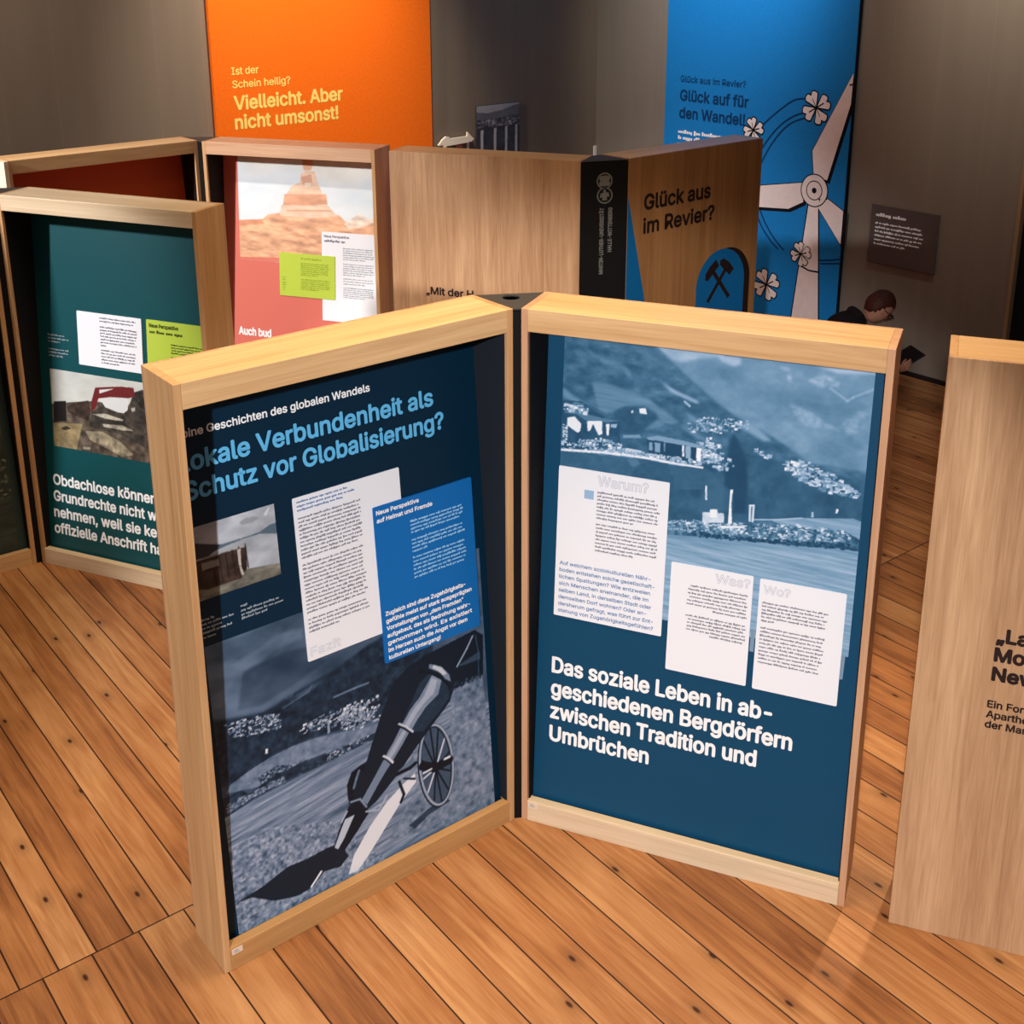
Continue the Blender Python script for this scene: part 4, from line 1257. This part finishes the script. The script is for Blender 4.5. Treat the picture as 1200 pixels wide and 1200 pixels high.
COVERBLUE = flat('cover_blue_print', (12, 106, 168), 0.5, 0.3)
mb = MB()
mb.poly([(0.0, 0.0), (0.383, 0.0), (0.0, 1.546)], 0.0008, COVERBLUE)
on_face(pg['cover'], mb.build('blue_triangle'))['label'] = 'blue printed triangle along the spine'


def arch(u0, u1, top, bot):
    r = (u1 - u0) / 2
    return [(u0, bot), (u1, bot)] + [(u0 + r + r * math.cos(i * math.pi / 24), top - r + r * math.sin(i * math.pi / 24)) for i in range(25)]


mb = MB()
mb.poly(arch(0.578, 0.969, 1.166, 0.28), 0.0006, DARKI)
mb.poly(arch(0.53, 0.922, 1.166, 0.28), 0.0010, COVERBLUE)
on_face(pg['cover'], mb.build('blue_arch'))['label'] = 'blue printed archway with a black edge'
mb = MB()
for sgn in (1, -1):
    ca, sa = math.cos(sgn * 0.70), math.sin(sgn * 0.70)

    def R(x, y):
        return (0.713 + x * ca - y * sa, 0.99 + x * sa + y * ca)
    mb.poly([R(-0.012, -0.135), R(0.012, -0.135), R(0.012, 0.075), R(-0.012, 0.075)], 0.0014 + 0.0002 * sgn, DARKI)
    mb.poly([R(-0.058, 0.07), R(0.052, 0.07), R(0.058, 0.115), R(0.0, 0.122), R(-0.05, 0.115), R(-0.072, 0.09)], 0.0014 + 0.0002 * sgn, DARKI)
on_face(pg['cover'], mb.build('crossed_hammers'))['label'] = 'black crossed hammers'

# ---------------------------------------------------------------- display at the right edge, closed cover towards us
MI = frame_of(1.1230, 2.8762, -20.880)
book = root_thing('book_display', 'tall pale oak display cover at the right edge with bold black lettering', 'display', MI)
pi_ = make_panel(book, MI, MI, outward=True, veneer=VENEER)
for s_, v_, w_ in (('„La', 0.966, None), ('Mo', 0.909, None), ('New', 0.851, None)):
    words(pi_['cover'], 'cover_line', 'bold black cover lettering', s_, 0.191, v_, 0.038, DARKI, w_, 0.12, face=True)
for s_, v_ in (('Ein Fors', 0.768), ('Aparthe', 0.737), ('der Marv', 0.706)):
    words(pi_['cover'], 'cover_line', 'bold black cover lettering', s_, 0.188, v_, 0.0205, DARKI, None, 0.085, face=True)

# narrow cream panel end at the left edge
MJ = frame_of(-2.405 - 0.9 * math.cos(math.radians(-24)), 5.945 - 0.9 * math.sin(math.radians(-24)), -24)
mb = MB(); mb.box((0, 0, 0), (0.9, 0.028, H), wood('pale_maple', (222, 204, 176), (240, 226, 204), 2, 1.0, 0.5))
o = mb.build('display_panel', 0.002); o.matrix_local = MJ
tag(o, 'cream wooden panel peeking in at the left edge behind the teal display', 'panel')

# ---------------------------------------------------------------- on the walls
ORANGE = flat('orange_fabric', (246, 112, 20), 0.75, 0.15, 0.06, 60)
YELLOW = flat('yellow_ink', (255, 226, 120), 0.6, 0.2)
bn = root_thing('wall_banner', 'orange wall banner with yellow lettering', 'banner', LWALL)
mb = MB(); mb.box((-3.37, 0.12, 0.004), (-1.677, 4.2, 0.034), ORANGE)
f = mb.build('fabric', 0.002); place(f, bn, LWALL, LWALL)
words(f, 'question_line', 'small yellow lettering', 'Ist der', -3.241, 1.970, 0.045, YELLOW, 0.19, 0.05, z=0.035)
words(f, 'question_line', 'small yellow lettering', 'Schein heilig?', -3.241, 1.888, 0.045, YELLOW, 0.417, 0.05, z=0.035)
words(f, 'headline_line', 'large yellow lettering', 'Vielleicht. Aber', -3.236, 1.752, 0.083, YELLOW, 0.807, 0.085, z=0.035)
words(f, 'headline_line', 'large yellow lettering', 'nicht umsonst!', -3.238, 1.631, 0.083, YELLOW, 0.768, 0.085, z=0.035)

BLUEF = flat('blue_fabric', (22, 124, 196), 0.75, 0.15, 0.06, 60)
DEEP = flat('deep_blue_ink', (8, 58, 104), 0.7, 0.15)
INK = flat('turbine_black_ink', (14, 18, 28), 0.7, 0.1)
PINKW = flat('turbine_white_ink', (236, 222, 218), 0.7, 0.15, 0.04, 20)
bn = root_thing('wall_banner', 'blue wall banner with white wind turbine and clovers', 'banner', RWALL)
mb = MB(); mb.box((0.762, 0.12, 0.006), (2.392, 4.2, 0.03), BLUEF)
f = mb.build('fabric', 0.002); place(f, bn, RWALL, RWALL)
mb = MB(); mb.box((2.392, 0.12, 0.004), (2.401, 4.2, 0.026), INK)  # dark strip stands in for the shade along the banner's side
e = mb.build('edge_shade_strip'); place(e, bn, RWALL, RWALL); e['label'] = 'dark strip for the shade at the banner edge'
words(f, 'question_line', 'small dark blue lettering', 'Glück aus im Revier?', 0.911, 1.768, 0.045, DEEP, 0.605, 0.05, z=0.031)
words(f, 'headline_line', 'large dark blue lettering', 'Glück auf für', 0.914, 1.633, 0.076, INK if False else DEEP, 0.633, 0.085, z=0.031)
words(f, 'headline_line', 'large dark blue lettering', 'den Wandel!', 0.912, 1.505, 0.076, DEEP, 0.611, 0.085, z=0.031)
mb = MB()
for v, a in ((1.39, 1.0), (1.345, 0.9), (1.30, 0.95), (1.255, 0.6)):
    greek(mb, 0.905, 1.5, v, 0.034, PAPER, 0.031, int(v * 90), last=a)
on(f, mb.build('body_text'))['label'] = 'white body lettering'


def offset_poly(pts, d):
    """grow an outline by d"""
    n = len(pts)
    A = sum(pts[i][0] * pts[(i + 1) % n][1] - pts[(i + 1) % n][0] * pts[i][1] for i in range(n))
    sgn = 1 if A > 0 else -1
    out = []
    for i in range(n):
        (ax, ay), (bx, by), (cx, cy) = pts[i - 1], pts[i], pts[(i + 1) % n]
        l1, l2 = math.hypot(bx - ax, by - ay), math.hypot(cx - bx, cy - by)
        n1 = ((by - ay) / l1 * sgn, -(bx - ax) / l1 * sgn)
        n2 = ((cy - by) / l2 * sgn, -(cx - bx) / l2 * sgn)
        kx, ky = n1[0] + n2[0], n1[1] + n2[1]
        q = max(0.35, 1 + n1[0] * n2[0] + n1[1] * n2[1])
        out.append((bx + kx * d / q, by + ky * d / q))
    return out


mb = MB()
Z = 0.0312
up = [(2.389, 1.93), (2.386, 1.73), (2.246, 1.21), (2.137, 1.225), (2.113, 1.394)]
lf = [(2.045, 1.166), (1.55, 1.07), (1.55, 0.93), (1.945, 0.969), (2.066, 1.035)]
rt = [(2.262, 1.084), (2.391, 1.02), (2.389, 0.79), (2.185, 1.02)]
tower = [(2.111, 1.02), (2.19, 1.02), (2.262, 0.13), (2.025, 0.13)]
for q in (tower, up, lf, rt):
    mb.poly(offset_poly([(u + (0.016 if q is not tower else 0), v - 0.014) for u, v in q if True] if q is not tower else q, 0.010 if q is tower else 0.007), Z, INK)
for q in (tower, up, lf, rt):
    mb.poly(offset_poly(q, 0.006), Z + 0.0002, INK)
for q in (tower, up, lf, rt):
    mb.poly(q, Z + 0.0006, PINKW)
mb.stroke([(2.083, 0.585), (2.15, 0.565), (2.23, 0.568)], 0.012, Z + 0.001, INK)
mb.stroke([(2.365, 1.85), (2.392, 1.858)], 0.01, Z + 0.001, INK)
for r_, m_, zz in ((0.112, INK, 0.001), (0.104, PINKW, 0.0013), (0.066, INK, 0.0016), (0.059, PINKW, 0.0019), (0.019, INK, 0.0022)):
    disc(mb, 2.15, 1.127, r_, Z + zz, m_, 32, 1.03)
mb.poly([(2.19, 1.075), (2.205, 1.08), (2.2, 1.055)], Z + 0.0025, INK)
on(f, mb.build('wind_turbine_picture'))['label'] = 'white printed wind turbine with black outlines'
def arc(pts, w=0.012):
    P = [Vector((*q, 0)) for q in pts]
    out = []
    n = len(P)
    for i in range(n - 1):
        p0, p1, p2, p3 = P[max(0, i - 1)], P[i], P[i + 1], P[min(n - 1, i + 2)]
        for t in [j / 6 for j in range(6)]:
            q = 0.5 * ((2 * p1) + (p2 - p0) * t + (2 * p0 - 5 * p1 + 4 * p2 - p3) * t * t + (3 * p1 - p0 - 3 * p2 + p3) * t ** 3)
            out.append((q.x, q.y))
    out.append(tuple(P[-1][:2]))
    mb = MB()
    mb.stroke(out, w, 0.0311, DEEP)
    on(f, mb.build('orbit_line'))['label'] = 'thin dark blue curved line'


arc([(2.06, 1.738), (1.94, 1.72), (1.808, 1.631), (1.70, 1.54), (1.63, 1.47)])
arc([(2.05, 1.65), (1.94, 1.61), (1.829, 1.533), (1.73, 1.42), (1.66, 1.30), (1.62, 1.1)])
arc([(2.04, 1.61), (1.93, 1.565), (1.84, 1.49), (1.75, 1.37), (1.68, 1.24)])
arc([(1.70, 0.93), (1.76, 0.83), (1.85, 0.73), (1.93, 0.67)])
arc([(1.67, 0.90), (1.73, 0.80), (1.82, 0.71), (1.88, 0.67)])
arc([(2.1, 0.63), (2.22, 0.65), (2.32, 0.67), (2.392, 0.69)])
arc([(2.24, 0.63), (2.32, 0.645), (2.392, 0.66)])


def clover(u, v, s, rot):
    mb = MB()

    def leaf(a, grow, z, m):
        pts = []
        for i in range(22):
            t = i / 21
            ang = -0.62 + 1.24 * t
            rr = 1.0 - 0.22 * math.exp(-((t - 0.5) / 0.10) ** 2) - 0.12 * (2 * t - 1) ** 4
            pts.append((rr * math.cos(ang), rr * math.sin(ang) * 0.9))
        pts = [(0.06, 0.0)] + pts
        ca, sa = math.cos(a), math.sin(a)
        q = [(u + s * (x * ca - y * sa), v + s * (x * sa + y * ca)) for x, y in pts]
        if grow:
            q = offset_poly(q, grow)
        mb.poly(q, z, m)
    for i in range(4):
        leaf(rot + i * math.pi / 2, 0.009, 0.0318, INK)
    for i in range(4):
        leaf(rot + i * math.pi / 2, 0, 0.0324, PINKW)
        a = rot + i * math.pi / 2
        mb.stroke([(u, v), (u + 0.6 * s * math.cos(a), v + 0.6 * s * math.sin(a))], 0.009 if i % 2 == 0 else 0.005, 0.0328, INK)
    on(f, mb.build('clover_picture'))['label'] = 'printed white four-leaf clover'


clover(2.12, 1.683, 0.112, 0.55)
clover(1.606, 1.482, 0.088, 0.3)
clover(2.075, 0.668, 0.085, 0.35)
clover(1.798, 0.392, 0.115, 0.55)

LAB = flat('taupe_sign', (86, 77, 76), 0.6, 0.2)
lb = root_thing('wall_label', 'grey rectangular text label on the right wall beside the blue banner', 'sign', RWALL)
mb = MB(); mb.box((2.595, 0.713, 0.004), (3.082, 1.1, 0.016), LAB)
f = mb.build('plate', 0.002); place(f, lb, RWALL, RWALL)
mb = MB()
greek(mb, 2.632, 2.885, 1.026, 0.028, PAPER, 0.0168, 4, last=0.98)
on(f, mb.build('title_text'))['label'] = 'small white title line'
mb = MB()
for i, a in enumerate((0.97, 0.98, 1.0, 0.99, 0.95, 0.66)):
    greek(mb, 2.632, 2.995, 0.976 - 0.0275 * i, 0.016, PAPER, 0.0168, 40 + i, last=a * 0.985)
on(f, mb.build('label_text'))['label'] = 'small white lettering'

p = Pic(-1.255, -0.838, 1.15, 1.607, 0.005)
n1 = p.fbm(10, 18, 111); n2 = p.fbm(60, 60, 113)
p.put(np.ones(p.U.shape), 0.72 + 0.12 * (n1 - 0.5))
p.fill([(-1.268,1.564),(-1.146,1.549),(-0.996,1.565),(-0.894,1.590),(-0.817,1.598),(-0.818,1.394),(-1.270,1.437)], 0.42, 1, n1, 0.25)
p.fill([(-1.269,1.508),(-1.122,1.504),(-1.022,1.510),(-0.817,1.521),(-0.818,0.980),(-1.277,1.036)], 0.3, 1, n2, 1.1)
p.specks([(-1.245,1.501),(-0.830,1.502),(-0.830,1.434),(-1.246,1.463)], 60, 0.022, 0.2, 0.8, 115)
p.fill([(-1.270,1.447),(-0.818,1.443),(-0.818,0.980),(-1.277,1.036)], 0.2, 0.9, n1, 0.4)
for x in (545, 645, 735, 815):
    pass
for q in ([(-1.218,1.430),(-1.192,1.430),(-1.197,1.220),(-1.221,1.223)], [(-1.090,1.434),(-1.065,1.434),(-1.070,1.206),(-1.095,1.209)], [(-0.979,1.439),(-0.958,1.439),(-0.960,1.194),(-0.983,1.197)], [(-0.879,1.445),(-0.858,1.446),(-0.860,1.183),(-0.882,1.185)]):
    p.fill(q, 0.82)
p.duo([(0, (20, 20, 26)), (0.5, (120, 118, 124)), (1, (226, 220, 216))])
wp = root_thing('wall_picture', 'small black and white landscape picture on the left wall', 'picture', LWALL)
mb = MB(); mb.box((-1.257, 1.148, 0.004), (-0.836, 1.609, 0.018), flat('picture_board', (70, 68, 70), 0.6, 0.2))
f = mb.build('backing_board'); place(f, wp, LWALL, LWALL)
o = p.build('photo_print'); on(f, o, 0.0182)

ar = MB()
CREAM = flat('cream_board', (246, 232, 210), 0.6, 0.2)
ar.prism([(-1.622,1.360),(-1.582,1.397),(-1.549,1.417),(-1.525,1.413),(-1.521,1.398),(-1.354,1.400),(-1.351,1.431),(-1.291,1.375),(-1.318,1.355),(-1.326,1.365),(-1.339,1.354),(-1.548,1.347),(-1.554,1.336),(-1.576,1.341),(-1.583,1.358),(-1.612,1.355)], 0.012, 0.03, CREAM)
ar.prism([(-1.342,1.369),(-1.321,1.367),(-1.325,1.291),(-1.346,1.293)], 0.004, 0.012, CREAM)
ar.prism([(-1.447,1.342),(-1.387,1.339),(-1.384,1.297),(-1.442,1.304)], 0.004, 0.01, flat('salmon_print', (206, 140, 104), 0.6, 0.2))
o = ar.build('arrow_sign'); o.matrix_local = LWALL
tag(o, 'cream two-headed arrow sign on the left wall between banner and picture', 'sign')

mb = MB(); mb.box((-0.03, 0.85, 0.002), (-0.004, 1.19, 0.016), flat('white_strip', (230, 226, 220), 0.5, 0.3))
o = mb.build('white_strip'); o.matrix_local = LWALL
tag(o, 'thin white upright strip in the wall corner above the black spine', 'strip')

# ---------------------------------------------------------------- the seated reader
SKIN = flat('skin', (196, 140, 116), 0.55, 0.35, 0.06, 40)
JACKET = flat('black_jacket', (26, 22, 24), 0.85, 0.15, 0.2, 60)
JEANS = flat('dark_jeans', (30, 34, 46), 0.85, 0.1, 0.2, 80)
HAIR = flat('auburn_hair', (72, 34, 24), 0.6, 0.3, 0.4, 90)
FRAMES = flat('black_spectacles', (12, 10, 10), 0.4, 0.4)
SHOE = flat('dark_shoes', (34, 30, 30), 0.6, 0.3)


def skin_mesh(name, nodes, edges, mat, root_i=0, levels=2):
    """nodes: [(xyz, radius or (rx, ry))]; grows one continuous surface along the edges"""
    me = bpy.data.meshes.new(name + '_rig')
    me.from_pydata([n[0] for n in nodes], edges, [])
    o = bpy.data.objects.new(name + '_rig', me)
    COL.objects.link(o)
    sk = o.modifiers.new('skin', 'SKIN')
    sk.use_smooth_shade = True
    if not me.skin_vertices:
        bpy.context.view_layer.objects.active = o
        bpy.context.view_layer.update()
    ly = me.skin_vertices[0].data
    for i, n in enumerate(nodes):
        r = n[1]
        ly[i].radius = r if isinstance(r, tuple) else (r, r)
        ly[i].use_root = (i == root_i)
    sb = o.modifiers.new('sub', 'SUBSURF')
    sb.levels = levels
    sb.render_levels = levels
    bpy.context.view_layer.update()
    ev = o.evaluated_get(bpy.context.evaluated_depsgraph_get())
    m2 = bpy.data.meshes.new_from_object(ev)
    m2.name = name
    bpy.data.objects.remove(o)
    m2.materials.clear()
    m2.materials.append(mat)
    m2.polygons.foreach_set('use_smooth', [True] * len(m2.polygons))
    q = bpy.data.objects.new(name, m2)
    COL.objects.link(q)
    return q


PERSON = frame_of(2.05, 7.3, 8) @ Matrix.Scale(0.88, 4)
person = root_thing('person', 'person in a black jacket and glasses sitting on the floor, bent over a tablet', 'person', PERSON)

nd, ed = [], []


def chain(pts, start=None):
    prev = start
    for p_, r_ in pts:
        nd.append((p_, r_))
        if prev is not None:
            ed.append((prev, len(nd) - 1))
        prev = len(nd) - 1
    return prev


# trunk and neck
chain([((0, 0, 0.14), (0.13, 0.10)), ((0.03, 0, 0.27), (0.115, 0.095)), ((0.09, 0, 0.40), (0.13, 0.10)), ((0.17, 0, 0.49), (0.12, 0.085)), ((0.235, 0, 0.545), (0.062, 0.06)), ((0.30, 0, 0.585), (0.052, 0.052))])
# arms with a palm and five fingers each
for s in (-1, 1):
    a = chain([((0.19, s * 0.15, 0.47), 0.055), ((0.26, s * 0.21, 0.35), 0.046), ((0.33, s * 0.23, 0.23), 0.04), ((0.44, s * 0.17, 0.20), 0.032), ((0.525, s * 0.135, 0.195), 0.024), ((0.56, s * 0.130, 0.205), (0.016, 0.03))], 3)
    for j, (dz, ln) in enumerate(((0.03, 0.058), (0.011, 0.068), (-0.008, 0.063), (-0.026, 0.05))):
        bx, by, bz = 0.572, s * 0.132, 0.211 + dz
        chain([((bx, by, bz), 0.0095), ((bx + ln * 0.45, by - s * 0.004, bz + 0.012), 0.0085), ((bx + ln * 0.75, by - s * 0.020, bz + 0.014), 0.008), ((bx + ln * 0.80, by - s * 0.036, bz + 0.012), 0.007)], a)
    chain([((0.55, s * 0.122, 0.231), 0.0105), ((0.572, s * 0.108, 0.248), 0.009), ((0.594, s * 0.096, 0.256), 0.008)], a)
# crossed legs
for s in (-1, 1):
    chain([((0.07, s * 0.12, 0.12), 0.082), ((0.24, s * 0.27, 0.125), 0.066), ((0.36, s * 0.34, 0.11), 0.055), ((0.30, s * 0.16, 0.075 + 0.02 * s), 0.05), ((0.23, -s * 0.04, 0.06 + 0.02 * s), 0.036), ((0.26, -s * 0.12, 0.05), 0.035), ((0.34, -s * 0.16, 0.035), 0.028)], 0)
body = skin_mesh('body', nd, ed, SKIN, 0, 1)


# head: a shaped sphere joined into the body mesh
def head_bm():
    bm = bmesh.new()
    bmesh.ops.create_uvsphere(bm, u_segments=40, v_segments=28, radius=1.0)
    for v in bm.verts:
        x, y, z = v.co
        X, Y, Zz = 0.096 * x, 0.076 * y, 0.118 * z
        f = max(0.0, x)
        low = max(0.0, -z)
        Y *= 1 - 0.30 * low * low * (0.4 + 0.6 * f)
        X *= 1 - 0.10 * low
        if x < 0 and z < -0.2:
            X *= 1 - 0.35 * (-z - 0.2)
        # nose, brow, eye sockets, mouth, chin
        g = lambda cy, cz, sy, sz: math.exp(-((y - cy) / sy) ** 2 - ((z - cz) / sz) ** 2) if x > 0.2 else 0.0
        X += 0.026 * g(0, -0.22, 0.13, 0.16) + 0.010 * g(0, -0.02, 0.10, 0.18)
        X += 0.005 * g(0, 0.2, 0.5, 0.09)
        X -= 0.011 * (g(0.36, 0.02, 0.17, 0.10) + g(-0.36, 0.02, 0.17, 0.10))
        X += 0.007 * g(0, -0.50, 0.22, 0.05) - 0.006 * g(0, -0.555, 0.22, 0.02) + 0.007 * g(0, -0.62, 0.2, 0.05)
        X += 0.010 * g(0, -0.86, 0.3, 0.12)
        v.co = (X, Y, Zz)
    return bm


HEAD = Matrix.Translation((0.395, 0, 0.625)) @ Matrix.Rotation(math.radians(42), 4, 'Y')
bm = head_bm()
for s in (-1, 1):                                  # ears
    e = bmesh.new()
    bmesh.ops.create_uvsphere(e, u_segments=14, v_segments=10, radius=1.0)
    for v in e.verts:
        x, y, z = v.co
        d = 0.35 * math.exp(-(x * x + z * z) / 0.2) if y * s > 0 else 0
        v.co = (-0.004 + 0.019 * x - 0.004 * z, s * (0.075 + 0.010 * (y * s - d)), -0.004 + 0.031 * z)
    tmp = bpy.data.meshes.new('ear_shape'); e.to_mesh(tmp); e.free(); bm.from_mesh(tmp); bpy.data.meshes.remove(tmp)
bm.transform(HEAD)
bm.from_mesh(body.data)
bm.to_mesh(body.data)
bm.free()
body.data.polygons.foreach_set('use_smooth', [True] * len(body.data.polygons))
place(body, person, PERSON, PERSON)

bm = head_bm()                                     # short hair with a fringe
kill = []
for v in bm.verts:
    x, y, z = v.co.x / 0.096, v.co.y / 0.076, v.co.z / 0.118
    lim = float(np.interp(x, [-1, -0.4, -0.12, 0.1, 0.4, 1], [-0.72, -0.62, -0.3, 0.08, 0.36, 0.42]))
    if z < lim:
        kill.append(v)
    else:
        n = 1.07 + 0.03 * math.sin(23 * y + 9 * z) * math.cos(17 * x + 5 * z)
        v.co = v.co * n + Vector((-0.004, 0, 0.006))
bmesh.ops.delete(bm, geom=kill, context='VERTS')
bm.transform(HEAD)
me = bpy.data.meshes.new('hair'); bm.to_mesh(me); bm.free()
me.materials.append(HAIR)
me.polygons.foreach_set('use_smooth', [True] * len(me.polygons))
o = bpy.data.objects.new('hair', me); COL.objects.link(o)
so = o.modifiers.new('thick', 'SOLIDIFY'); so.thickness = 0.008; so.offset = 0
place(o, person, PERSON, PERSON)

mb = MB()                                          # spectacles
for s in (-1, 1):
    ring = [(0.103, s * 0.031 + 0.023 * math.cos(i * math.tau / 16), 0.002 + 0.018 * math.sin(i * math.tau / 16)) for i in range(16)]
    for i in range(16):
        a, b_ = Vector(ring[i]), Vector(ring[(i + 1) % 16])
        t = 0.0022
        mb.box([min(a[k], b_[k]) - t for k in range(3)], [max(a[k], b_[k]) + t for k in range(3)], FRAMES)
    mb.box((0.0, s * 0.078 - 0.002, 0.004), (0.103, s * 0.078 + 0.002, 0.009), FRAMES)
    mb.box((0.099, min(s * 0.052, s * 0.08), 0.004), (0.104, max(s * 0.052, s * 0.08), 0.009), FRAMES)
mb.box((0.101, -0.01, 0.004), (0.107, 0.01, 0.008), FRAMES)
o = mb.build('spectacles')
place(o, person, PERSON @ HEAD, PERSON)

nd, ed = [], []
chain([((-0.01, 0, 0.15), (0.15, 0.12)), ((0.02, 0, 0.28), (0.135, 0.115)), ((0.085, 0, 0.41), (0.148, 0.118)), ((0.17, 0, 0.505), (0.138, 0.10)), ((0.245, 0, 0.555), (0.082, 0.078)), ((0.285, 0, 0.578), (0.066, 0.066))])
for s in (-1, 1):
    chain([((0.185, s * 0.155, 0.475), 0.068), ((0.26, s * 0.215, 0.35), 0.058), ((0.33, s * 0.235, 0.228), 0.052), ((0.44, s * 0.172, 0.20), 0.043), ((0.515, s * 0.14, 0.195), 0.034)], 3)
o = skin_mesh('jacket', nd, ed, JACKET, 0, 2)
place(o, person, PERSON, PERSON)
nd, ed = [], []
chain([((0.265, -0.062, 0.562), 0.030), ((0.215, -0.055, 0.592), 0.036), ((0.19, 0, 0.612), 0.042), ((0.215, 0.055, 0.592), 0.036), ((0.265, 0.062, 0.562), 0.030)])
o = skin_mesh('hood', nd, ed, JACKET, 2, 2)
place(o, person, PERSON, PERSON)
nd, ed = [], []
chain([((0.0, 0, 0.125), (0.125, 0.112))])
for s in (-1, 1):
    chain([((0.07, s * 0.12, 0.12), 0.098), ((0.24, s * 0.27, 0.122), 0.080), ((0.36, s * 0.34, 0.105), 0.068), ((0.30, s * 0.16, 0.085 + 0.02 * s), 0.062), ((0.235, -s * 0.03, 0.07 + 0.02 * s), 0.046)], 0)
o = skin_mesh('trousers', nd, ed, JEANS, 0, 2)
place(o, person, PERSON, PERSON)
for s in (-1, 1):
    nd, ed = [], []
    chain([((0.225, -s * 0.06, 0.062), 0.040), ((0.265, -s * 0.12, 0.052), 0.044), ((0.34, -s * 0.16, 0.042), 0.038), ((0.38, -s * 0.18, 0.036), 0.03)])
    o = skin_mesh('shoe', nd, ed, SHOE, 0, 2)
    place(o, person, PERSON, PERSON)

TAB = PERSON @ Matrix.Translation((0.652, 0, 0.245)) @ Matrix.Rotation(math.radians(-30), 4, 'Y')
tb = root_thing('tablet', 'thin dark tablet held in both hands by the seated person', 'tablet', TAB)
mb = MB(); mb.box((-0.085, -0.115, -0.004), (0.085, 0.115, 0.004), flat('tablet_case', (20, 16, 18), 0.5, 0.3))
o = mb.build('case', 0.003); place(o, tb, TAB, TAB)
mb = MB(); mb.box((-0.076, -0.104, 0.004), (0.076, 0.104, 0.005), flat('dark_screen', (14, 12, 14), 0.4, 0.3))
o = mb.build('screen'); place(o, tb, TAB, TAB)
